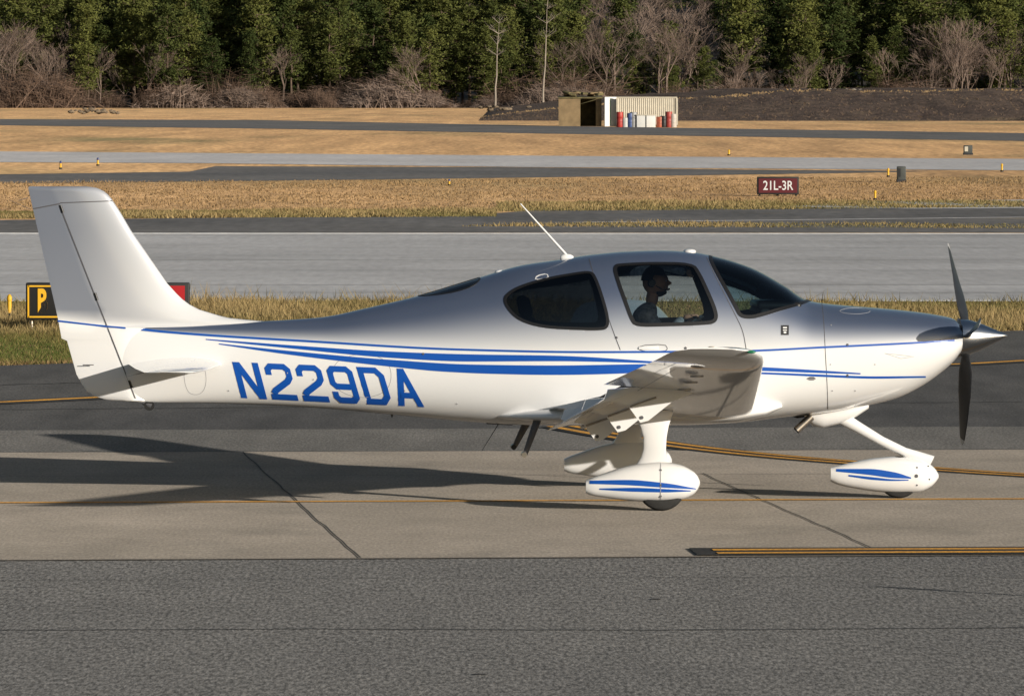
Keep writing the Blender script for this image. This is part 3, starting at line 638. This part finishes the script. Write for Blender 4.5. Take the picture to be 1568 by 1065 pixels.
multi('dark_taxiway',[(-3000,284),(0,281),(400,277),(800,272),(1100,268),(1300,265),(1420,262.5)],[(-3000,270),(0,267),(290,263),(330,254.5),(750,256),(1150,260),(1420,262)],.008,m_tar)
multi('parallel_taxiway',[(-4000,240),(0,248.5),(300,250),(800,256),(1568,261),(5000,290)],[(-4000,222),(0,232),(500,236),(1000,240),(1568,243.5),(5000,262)],.012,m_pale)
multi('far_service_road',[(-4000,184),(0,192),(400,197),(850,205),(1568,216),(5000,250)],[(-4000,180),(0,182.5),(400,184),(850,193),(1568,204),(5000,230)],.012,m_tar)
def blades(name,regions,mat_):
    Vv=[];Fc=[];col=[];off=0
    for (poly,n,h,w,cols) in regions:
        P4=[np.array(q) for q in poly]; s_=rng.random(n); t_=rng.random(n)
        base=((1-s_)*(1-t_))[:,None]*P4[0]+(s_*(1-t_))[:,None]*P4[1]+(s_*t_)[:,None]*P4[2]+((1-s_)*t_)[:,None]*P4[3]
        cl=np.sin(base[:,0]*1.3+base[:,1]*.4)+np.sin(base[:,0]*.37-base[:,1]*.23+2)+rng.normal(0,.6,n)
        hh=h*(.4+rng.random(n)**2*1.3)*np.clip(1+.3*cl,.35,2)
        a=rng.random(n)*np.pi; lx=rng.normal(0,.5,n)*hh; ly=rng.normal(0,.5,n)*hh
        ww=w*(.6+.8*rng.random(n)); zz=np.zeros(n)
        v0=np.stack([base[:,0]-ww*np.cos(a),base[:,1]-ww*np.sin(a),zz],1); v1=np.stack([base[:,0]+ww*np.cos(a),base[:,1]+ww*np.sin(a),zz],1)
        v2=np.stack([base[:,0]+lx,base[:,1]+ly,hh],1)
        Vv.append(np.stack([v0,v1,v2],1).reshape(-1,3)); Fc.append(np.arange(off,off+3*n).reshape(-1,3)); off+=3*n
        ci=np.clip((cl*.25+.5)+rng.normal(0,.2,n),0,1)[:,None]; cc=np.array(cols[0])[None]*(1-ci)+np.array(cols[1])[None]*ci; cc*=(.75+.5*rng.random(n))[:,None]
        col.append(np.repeat(np.concatenate([cc,np.ones((n,1))],1),3,0))
    Vv=np.concatenate(Vv);Fc=np.concatenate(Fc);col=np.concatenate(col)
    me=bpy.data.meshes.new(name); me.vertices.add(len(Vv)); me.vertices.foreach_set('co',Vv.ravel()); me.loops.add(Fc.size); me.loops.foreach_set('vertex_index',Fc.ravel())
    me.polygons.add(len(Fc)); me.polygons.foreach_set('loop_start',np.arange(0,Fc.size,3)); me.polygons.foreach_set('loop_total',np.full(len(Fc),3)); me.update(); me.validate()
    a_=me.color_attributes.new('gcol','FLOAT_COLOR','POINT'); a_.data.foreach_set('color',col.ravel()); me.materials.append(mat_)
    ob=bpy.data.objects.new(name,me); scene.collection.objects.link(ob); return ob
m_bl,N,L,b=M('grass_blade'); at=N.new('ShaderNodeAttribute'); at.attribute_name='gcol'; L.new(at.outputs['Color'],b.inputs['Base Color']); b.inputs['Roughness'].default_value=.8; b.inputs['Specular IOR Level'].default_value=.2
gold=((.24,.155,.075),(.33,.215,.105)); green=((.07,.10,.02),(.28,.20,.08)); olive=((.13,.12,.04),(.33,.24,.11))
def reg(a,b_,c,d): return [G(*a),G(*b_),G(*c),G(*d)]
R_=[(reg((-500,577),(500,543),(500,500),(-500,525)),100000,.055,.006,green),
    (reg((-500,577),(500,543),(500,540),(-500,573)),12000,.04,.006,gold),
    (reg((-500,527),(700,498),(700,463),(-500,463)),80000,.07,.008,olive),
    (reg((500,542),(2100,488),(2100,463.5),(500,463.5)),110000,.07,.008,olive),
    (reg((-700,464.5),(2200,464.5),(2200,463),(-700,463)),5000,.14,.008,olive),
    (reg((-800,338),(760,332),(760,322),(-800,325)),70000,.06,.02,olive),
    (reg((760,324),(2300,312),(2300,306),(760,310)),60000,.06,.02,olive),
    (reg((700,347),(2300,353),(2300,345),(900,341)),14000,.05,.015,olive),
    (reg((-800,325),(2300,312),(2300,266),(-800,283)),110000,.04,.02,gold)]
blades('grass',R_,m_bl)
# ------------------------------------------------------------ bank
m_bank=gmat('bank_earth',(.075,.052,.042),(.105,.074,.056),(.15,.11,.07),(.08,.08,.3),(2.5,2.5,2.5),.5,1.0,.4,(.5,.5,.8),.4,t3=(.58,.72))
def noise2(x,y): return math.sin(x*.31+y*.2)*.5+math.sin(x*.83+1.3*y)*.3+math.sin(x*2.1+.7)*.2
nx=300; prof_b=[(0,0),(1.5,.22),(3,.5),(5,.95),(6.5,1.25),(8,1.6),(10,2.0),(12,2.4),(14,2.75),(17,3.0),(40,3.1),(120,3.2),(160,0)]
Vv=[]
xb0=G(735,182)[0]; yb0=G(784,185)[1]
def bank_pt(x,d,hh,jit=.16):
    env=min(1,max(0,(x-xb0)/35))**.7
    return (x,yb0+d*3.0+noise2(x,d)*1.5-(x-xb0)*.09,hh*env*(1+.07*noise2(x,d*3))+(0 if hh==0 else random.uniform(-jit,jit)*env)+(-.05 if hh==0 else 0))
for q in range(nx+1):
    for d,hh in prof_b: Vv.append(bank_pt(xb0+q*.85,d,hh))
nb=len(prof_b); Fc=[(q*nb+r,(q+1)*nb+r,(q+1)*nb+r+1,q*nb+r+1) for q in range(nx) for r in range(nb-1)]
add('earth_bank',Vv,Fc,m_bank,None,True)
VB=[];FB=[];MI=[]
for q in range(9000):
    x=xb0+random.uniform(0,200); topg=q%3==0; d=random.uniform(16,19) if topg else random.uniform(0,17); hh=float(np.interp(d,[a for a,_ in prof_b],[c for _,c in prof_b])); p=Vector(bank_pt(x,d,max(hh,.01),.03)); o=len(VB); w_=random.uniform(.05,.16); h_=random.uniform(.06,.22)
    VB+=[p-Vector((w_,0,.1)),p+Vector((w_,0,-.1)),p+Vector((random.gauss(0,.2),random.gauss(0,.15),h_))]; FB.append((o,o+1,o+2)); MI.append(1 if topg else 0)
m_weed=simple('dead_weeds',(.105,.072,.05),.9,var=.5,scale=.6); m_straw=simple('straw_grass',(.30,.20,.10),.9,var=.4,scale=.6)
wd=add('bank_weeds',VB,FB,None,None,False,None,[m_weed,m_straw]); wd.data.polygons.foreach_set('material_index',MI)
# ------------------------------------------------------------ forest
m_needle,N,L,b=M('pine_needles'); oi=N.new('ShaderNodeObjectInfo'); cr=N.new('ShaderNodeValToRGB'); tc=N.new('ShaderNodeTexCoord'); nz=N.new('ShaderNodeTexNoise'); nz.inputs['Scale'].default_value=.6
L.new(tc.outputs['Object'],nz.inputs['Vector']); ad=N.new('ShaderNodeMath'); ad.operation='ADD'; L.new(oi.outputs['Random'],ad.inputs[0]); L.new(nz.outputs['Fac'],ad.inputs[1]); ml=N.new('ShaderNodeMath'); ml.operation='MULTIPLY'; ml.inputs[1].default_value=.5; L.new(ad.outputs[0],ml.inputs[0]); L.new(ml.outputs[0],cr.inputs[0])
cr.color_ramp.elements[0].position=.25; cr.color_ramp.elements[0].color=(.040,.058,.016,1); cr.color_ramp.elements[1].position=.75; cr.color_ramp.elements[1].color=(.135,.145,.038,1); L.new(cr.outputs[0],b.inputs['Base Color']); b.inputs['Roughness'].default_value=.8; b.inputs['Specular IOR Level'].default_value=.15
m_bark=simple('bark',(.13,.09,.065),.9,var=.3,scale=2); m_twig=simple('bare_twigs',(.20,.145,.115),.9,var=.35,scale=.4); m_scrub=simple('winter_scrub',(.135,.085,.058),.9,var=.5,scale=.3); m_pale_b=simple('pale_bark',(.32,.27,.22),.9,var=.2,scale=1)
def tube(Vv,Fc,a,b_,r1,r2,n=4):
    d=(b_-a); d.normalize() if d.length else None; u=d.orthogonal().normalized(); v=d.cross(u); o=len(Vv)
    for p,r in ((a,r1),(b_,r2)):
        for k_ in range(n): Vv.append(p+u*r*math.cos(2*math.pi*k_/n)+v*r*math.sin(2*math.pi*k_/n))
    for k_ in range(n): Fc.append((o+k_,o+(k_+1)%n,o+n+(k_+1)%n,o+n+k_))
def pine(seed,h=20,cb=.35,rad=3.6,nb=70):
    r=random.Random(seed); Vv=[];Fc=[]; p=Vector((0,0,0)); seg=8
    for q in range(seg):
        n=Vector((r.uniform(-.15,.15),r.uniform(-.15,.15),h*(q+1)/seg*.97)); tube(Vv,Fc,p,n,.25*(1-q/seg)+.03,.25*(1-(q+1)/seg)+.03,6); p=n
    brs=[]
    for q in range(nb):
        t=r.random()**.85; z=h*(cb+(1-cb)*t); l=rad*math.sqrt(max(.05,1-t**2.2))*r.uniform(.4,1.15)*(1 if t>.1 else .75); a=r.uniform(0,6.283); up=r.uniform(-.05,.4)
        e=Vector((math.cos(a)*l,math.sin(a)*l,l*up)); s0=Vector((0,0,z)); tube(Vv,Fc,s0,s0+e,.06,.02,3); brs.append((s0,e,l))
    nt=len(Fc)
    for s0,e,l in brs:
        for c in range(6):
            t=r.uniform(.25,1.05); c0=s0+e*t+Vector((r.gauss(0,.25),r.gauss(0,.25),r.gauss(.1,.2))); R0=r.uniform(.4,.85)
            for f in range(11):
                o=c0+Vector((r.gauss(0,R0*.6),r.gauss(0,R0*.6),r.gauss(0,R0*.35))); s_=r.uniform(.14,.38); k_=len(Vv)
                d1=Vector((r.gauss(0,1),r.gauss(0,1),r.gauss(0,.6))).normalized()*s_; d2=Vector((r.gauss(0,1),r.gauss(0,1),r.gauss(0,.6))).normalized()*s_
                Vv+= [o-d1,o+d2,o+d1]; Fc.append((k_,k_+1,k_+2))
    me=bpy.data.meshes.new('pine_mesh'); me.from_pydata([tuple(v) for v in Vv],[],Fc); me.materials.append(m_bark); me.materials.append(m_needle); me.polygons.foreach_set('material_index',[0]*nt+[1]*(len(Fc)-nt)); me.update(); return me
def bare(seed,h=15,mat=m_twig):
    r=random.Random(seed); Vv=[];Fc=[]
    def br(p,d,l,rd,dep):
        q=p+d*l; tube(Vv,Fc,p,q,rd,rd*.6,4 if dep<2 else 3)
        if dep>=5: return
        for _ in range(r.choice((2,3,3)) if dep else 4):
            nd=(d+Vector((r.gauss(0,.42),r.gauss(0,.42),r.gauss(.1,.25)))).normalized(); br(p+d*l*r.uniform(.55,1),nd,l*r.uniform(.6,.85),max(rd*.5,.025),dep+1)
    br(Vector((0,0,0)),Vector((r.gauss(0,.04),r.gauss(0,.04),1)).normalized(),h*.32,h*.013,0)
    me=bpy.data.meshes.new('bare_tree_mesh'); me.from_pydata([tuple(v) for v in Vv],[],Fc); me.materials.append(mat); me.update(); return me
def scrub(seed,h=4,mat=m_scrub,n=260):
    r=random.Random(seed); Vv=[];Fc=[]
    for q in range(n):
        x=r.gauss(0,1.6);y=r.gauss(0,1.0); hh=h*r.uniform(.25,1)*math.exp(-(x/2.6)**2); a=r.uniform(0,6.28); o=len(Vv); w=r.uniform(.03,.06)
        t=Vector((x+r.gauss(0,.3*hh),y+r.gauss(0,.3*hh),hh)); Vv+=[Vector((x-w*math.cos(a),y-w*math.sin(a),0)),Vector((x+w*math.cos(a),y+w*math.sin(a),0)),t]; Fc.append((o,o+1,o+2))
        for _ in range(4):
            s_=r.uniform(.2,.95); c=Vector((x,y,0)).lerp(t,s_); o=len(Vv); dd=Vector((r.gauss(0,.6),r.gauss(0,.6),r.uniform(-.1,.7))); Vv+=[c,c+Vector((w,w*.5,.05)),c+dd]; Fc.append((o,o+1,o+2))
    me=bpy.data.meshes.new('scrub_mesh'); me.from_pydata([tuple(v) for v in Vv],[],Fc); me.materials.append(mat); me.update(); return me
pines=[pine(q,20,[.12,.28,.06,.35,.16,.1,.22][q],[3.9,4.3,4.4,3.8,4.9,3.4,4.6][q],[120,95,135,80,130,120,110][q]) for q in range(7)]
bares=[bare(20+q,16) for q in range(5)]; scrubs=[scrub(40+q,4.2) for q in range(4)]+[scrub(50+q,3.2,m_twig) for q in range(2)]
forest=empty('forest')
def inst(me,x,y,z,s_,nm,sx=1):
    o=bpy.data.objects.new(nm,me); o.location=(x,y,z); o.rotation_euler=(0,0,random.uniform(0,6.28)); o.scale=(s_*sx,s_*sx,s_); scene.collection.objects.link(o); o.parent=forest
DT=1200
def hill(x,D): return max(0,(D-1240)/500)*30*(1+.25*math.sin(x*.02+1))
for q in range(88):
    x=-175+q*4.0+random.uniform(-1.5,1.5)
    px=CX+x*F/DT
    for row,(d0,sc) in enumerate(((0,.78),(9,.95),(20,1.08),(32,1.18))):
        dens=.92 if px<860 else (.5 if px<1120 else .82)
        if px<70 or px>1440: dens*=.45
        if row==0: dens*=.55
        if random.random()<dens:
            hs=random.uniform(.72,1.15)*sc
            if 870<px<1110: hs*=.60
            if px<60: hs*=.65
            inst(random.choice(pines),x+random.uniform(-2,2),DT-D0+d0+random.uniform(-4,4),-.2,hs,'pine',random.uniform(.9,1.25))
for q in range(85):
    x=random.uniform(-175,175); inst(random.choice(bares),x,DT-D0+random.uniform(-12,20),-.1,random.uniform(.35,.85),'bare_tree')
for a,c,n in ((-90,-78,14),(72,100,26),(8,38,14)):
    for q in range(n): inst(random.choice(bares),random.uniform(a,c),DT-D0+random.uniform(-8,14),-.1,random.uniform(.8,1.2),'bare_tree')
for q in range(300):
    x=random.uniform(-178,178); inst(random.choice(scrubs),x,DT-D0-14+random.uniform(-8,18),-.1,random.uniform(.4,1.5)*(1+.4*math.sin(x*.21)),'scrub',random.uniform(.9,1.6))
for q in range(640):
    D=random.uniform(1245,1600); x=random.uniform(-1,1)*D*.13; px=CX+x*F/D
    pp=.28 if 850<px<1120 else .72
    inst(random.choice(pines if random.random()<pp else bares),x,D-D0,hill(x,D)-.5,random.uniform(.75,1.15),'hill_tree',1.25)
m_floor=simple('forest_floor',(.055,.042,.03),.95,var=.4,scale=.1)
Vv=[];nx_=30;ny_=14
for q in range(nx_+1):
    for r in range(ny_+1):
        x=-400+q*800/nx_; D=1183+r*60; Vv.append((x,D-D0,hill(x,D)+.02))
add('wooded_hill',Vv,[(q*(ny_+1)+r,(q+1)*(ny_+1)+r,(q+1)*(ny_+1)+r+1,q*(ny_+1)+r+1) for q in range(nx_) for r in range(ny_)],m_floor)
for px,hh in ((832,1.0),(758,.75)):
    t=empty('bare_tree',(G(px,166)[0],DT-D0-28,0)); Vv=[];Fc=[]; p=Vector((0,0,0))
    for q in range(8):
        n=Vector((.12*q*hh+random.uniform(-.1,.1),0,(q+1)*2.35*hh)); tube(Vv,Fc,p,n,.20*(1-q/9),.20*(1-(q+1)/9),6); p=n
        if q>3:
            for s_ in range(5):
                e_=n+Vector((random.uniform(-2,2),random.uniform(-1,1),random.uniform(.6,1.8))); tube(Vv,Fc,n,e_,.05,.02,3)
                for z_ in range(3): m_=n.lerp(e_,random.uniform(.4,1)); tube(Vv,Fc,m_,m_+Vector((random.uniform(-.7,.7),random.uniform(-.7,.7),random.uniform(.2,.9))),.025,.015,3)
    add('trunk',Vv,Fc,m_pale_b,t)
for px,py,n in ((1290,141,60),(775,166,20),(150,170,26)):
    rp=empty('rubble_pile'); m_r=simple('rubble',(.36,.32,.27) if px>1000 else (.2,.15,.10),.9,var=.3,scale=1)
    xc=(px-CX)*900/F; yc=900-D0; zc=H-(py-HY)*900/F
    bm=bmesh.new()
    for q in range(n):
        r=bmesh.ops.create_icosphere(bm,subdivisions=1,radius=random.uniform(.12,.4)); o=Vector((xc+random.gauss(0,1.7),yc+random.gauss(0,1),zc-.3+random.uniform(0,.6)))
        for v in r['verts']: v.co=Vector((v.co.x*random.uniform(.8,1.6),v.co.y,v.co.z*.7))+o
    me=bpy.data.meshes.new('rubble'); bm.to_mesh(me); bm.free(); me.materials.append(m_r); ob=bpy.data.objects.new('stones',me); scene.collection.objects.link(ob); ob.parent=rp
# ------------------------------------------------------------ shed + container
gx,gy=G(980,193.5); s_=F/(gy+D0)
m_cream=simple('container_paint',(.55,.50,.40),.7,var=.12,scale=2); m_tan=simple('plywood',(.24,.17,.09),.9,var=.3,scale=1.5); m_rust=simple('camouflage_cover',(.13,.11,.05),.95,var=.5,scale=2)
cont=empty('shipping_container',(G(945,193.5)[0],gy,0),math.radians(-4)); CW=(1036-945)/s_*1.0;CH=45/s_
Vv=[];nn=60
for q in range(nn+1):
    x=CW*q/nn; d=.0 if q%2 else .04
    Vv+=[(x,d,.15),(x,d,CH-.12)]
add('corrugated_side',Vv,[(2*q,2*q+2,2*q+3,2*q+1) for q in range(nn)],m_cream,cont,False); box('container_shell',(CW/2,1.25,CH/2),(CW,2.38,CH-.25),m_cream,cont); box('top_rail',(CW/2,.03,CH-.05),(CW+.1,.12,.12),m_cream,cont); box('bottom_rail',(CW/2,.03,.08),(CW+.1,.12,.14),m_rust,cont)
for x in (-.0,CW): box('corner_post',(x,-.005,CH/2),(.14,.14,CH-.2),m_cream,cont)
m_wp=simple('white_panel',(.7,.7,.68),.6,var=.05,scale=2); box('end_door',(-.62,.5,CH/2),(1.2,.08,CH),m_wp,cont,0,(0,0,math.radians(35))); box('door_stripe',(-.62,.44,CH/2),(.08,.02,CH*.9),simple('green_band',(.1,.25,.12),.7),cont,0,(0,0,math.radians(35)))
shed=empty('wooden_shed',(G(855,192.5)[0],gy+1,0)); SW=(922-857)/s_
box('left_wall',(.9,0,1.2),(1.9,.15,2.4),m_tan,shed); box('middle_wall',(SW-.9-1.2,.0,1.3),(.5,.14,2.5),m_rust,shed); box('right_wall',(SW-.25,0,1.25),(.5,.15,2.5),m_tan,shed); box('back_wall',(SW/2,3,1.25),(SW,.15,2.5),m_rust,shed); box('roof',(SW/2,1.5,2.55),(SW+.2,3.3,.12),m_rust,shed,0,(math.radians(2),0,0))
for x in (.02,SW-.05): box('side_wall',(x,1.5,1.2),(.1,2.8,2.4),m_tan,shed)
for q in range(12): box('roof_sandbag',(random.uniform(.6,SW-.2),random.uniform(.1,2),2.7+random.uniform(-.02,.25)),(.8,.5,.22),m_tan if q%2 else m_rust,shed,.08,(0,random.uniform(-.2,.2),random.uniform(0,3)))
cols=[(.4,.04,.03),(.5,.5,.48),(.06,.1,.25),(.4,.1,.05),(.02,.02,.02),(.35,.05,.04),(.5,.45,.4),(.3,.3,.3)]
for q,px in enumerate((949,957,965,1010,1016,1024,1031,970)):
    x,y=G(px,195); e=empty('barrel',(x,y,0)); mb=simple('drum_paint',cols[q],.5,var=.2,scale=3); h_=random.uniform(.8,1.35)
    R=[[(rr*math.cos(a),rr*math.sin(a),z) for a in np.linspace(0,6.283,20,endpoint=False)] for z,rr in ((0,.28),(.02,.29),(h_*.33,.29),(h_*.34,.31),(h_*.36,.29),(h_*.64,.29),(h_*.66,.31),(h_*.68,.29),(h_-.02,.29),(h_,.27))]
    loft('drum',R,mb,e)
x,y=G(989,195); e=empty('storage_crate',(x,y,0)); box('crate_body',(0,0,.5),(1.6,.8,1.0),m_wp,e,.03); box('crate_lid',(0,0,1.05),(1.7,.9,.08),m_cream,e,.02); box('crate_strap',(0,-.41,.5),(.08,.03,1.0),m_dark,e)
# ------------------------------------------------------------ signs, lights
m_red=simple('sign_red',(.42,.01,.015),.5); m_sy=simple('sign_yellow',(.80,.44,.02),.5); m_sb=simple('sign_black',(.012,.012,.012),.6); m_sw=simple('sign_white',(.7,.7,.7),.5); m_dred=simple('sign_dark_red',(.10,.008,.013),.5)
def txt(body,loc,size,mat,par,sx=1,wt=.012):
    c=bpy.data.curves.new(body,'FONT'); c.body=body; c.size=size; c.extrude=.003; c.offset=wt; c.align_x='CENTER'; c.align_y='CENTER'; c.materials.append(mat)
    o=bpy.data.objects.new('lettering',c); o.location=loc; o.rotation_euler=(math.pi/2,0,0); o.scale=(sx,1,1); scene.collection.objects.link(o); o.parent=par
gx,gy=G(165,505); s_=F/(gy+D0); sg=empty('taxiway_sign',(gx,gy,0)); hw=125/s_; 
zc=(505-461)/s_; hh=57/s_
box('sign_case',(0,0,zc),(2*hw,.2,hh),m_sb,sg,.015); 
box('red_panel',(.28,-.104,zc),(2*hw-.68,.012,hh-.08),m_red,sg)
bx=-hw+.28; hb=.245
for (a,c,w,h_) in ((bx,zc+hh/2-.045,2*hb,.022),(bx,zc-hh/2+.045,2*hb,.022),(bx-hb,zc,.022,hh-.068),(bx+hb,zc,.022,hh-.068)): box('yellow_border',(a,-.104,c),(w,.012,h_),m_sy,sg)
txt('B',((65-165)/s_,-.108,zc-.005),.44,m_sy,sg,.56,.016); txt('21L-3R',(.28,-.113,zc-.01),.42,m_sw,sg,.8)
for x in (-hw+.07,-.4,.4,hw-.07): cyl('sign_leg',(x,0,0),(x,0,zc-hh/2),.03,.03,m_metal,sg)
gx,gy=G(1191,300); s_=F/(gy+D0); sg=empty('runway_sign',(gx,gy,0)); 
box('sign_case',(0,0,16/s_),(64/s_,.2,27/s_),m_sb,sg,.01); box('red_panel',(0,-.104,16/s_),(59/s_,.012,22/s_),m_dred,sg); txt('21L-3R',(0,-.112,15.5/s_),.40,m_sw,sg,.80,.004)
for x in (-28/s_,0,28/s_): cyl('sign_leg',(x,0,0),(x,0,4/s_),.03,.03,m_sb,sg)
m_lb=simple('lens_blue',(.05,.07,.2),.2)
for px,py,hpx in ((14,486,36),(93,259,13),(150,254,13),(688,284,10),(1340,306,15),(1360,271,14),(1534,263,13),(1116,238,9)):
    gx,gy=G(px,py); s_=F/(gy+D0); h_=hpx/s_; e=empty('edge_light',(gx,gy,0)); r=max(.04,1.9/s_)
    cyl('base_can',(0,0,0),(0,0,h_*.2),r*1.3,r*1.3,m_sb,e); cyl('stem',(0,0,h_*.2),(0,0,h_*.7),r*.8,r*.8,m_sy,e); sph('lens',(0,0,h_*.8),(r,r,h_*.2),m_lb if 80<px<800 else m_sy,e,2)
m_mg=simple('marker_grey',(.06,.065,.06),.7,var=.2)
for px,py,w,h_ in ((1380,279,13,25),(1482,237,13,15)):
    gx,gy=G(px,py); s_=F/(gy+D0); e=empty('distance_marker',(gx,gy,0)); box('marker_body',(0,0,h_*.55/s_),(w/s_,.5,h_*.85/s_),m_mg,e,.03); box('marker_face',(-.1,-.26,h_*.6/s_),(w*.4/s_,.02,h_*.5/s_),m_cream if px>1400 else m_sb,e); box('marker_foot',(0,0,.05),(w/s_*1.1,.6,.1),m_dark,e)
# ------------------------------------------------------------ camera, light
sd_=Vector((.735,-.68,0)).normalized(); el=math.radians(11.3); sun_dir=Vector((sd_.x*math.cos(el),sd_.y*math.cos(el),math.sin(el)))
sl=bpy.data.lights.new('sun','SUN'); sl.energy=5; sl.angle=math.radians(.5); sl.color=(1,.925,.81); so=bpy.data.objects.new('sun',sl); so.rotation_euler=sun_dir.to_track_quat('Z','Y').to_euler(); scene.collection.objects.link(so)
w=bpy.data.worlds.new('World'); scene.world=w; w.use_nodes=True; N=w.node_tree.nodes; L=w.node_tree.links; bg=N['Background']; sk=N.new('ShaderNodeTexSky'); sk.sky_type='NISHITA'; sk.sun_disc=False; sk.sun_elevation=el; sk.sun_rotation=math.atan2(sd_.x,sd_.y); bg.inputs[1].default_value=.075; L.new(sk.outputs[0],bg.inputs[0])
cam=bpy.data.cameras.new('camera'); cam.lens=36*F/1568; cam.sensor_width=36; cam.clip_end=6000; cam.clip_start=1
co=bpy.data.objects.new('camera',cam); co.location=(0,-D0,H); co.rotation_euler=(math.pi/2-math.atan((532.5-HY)/F),0,0); scene.collection.objects.link(co); scene.camera=co
scene.view_settings.view_transform='Standard'; scene.view_settings.look='None'; scene.view_settings.exposure=0
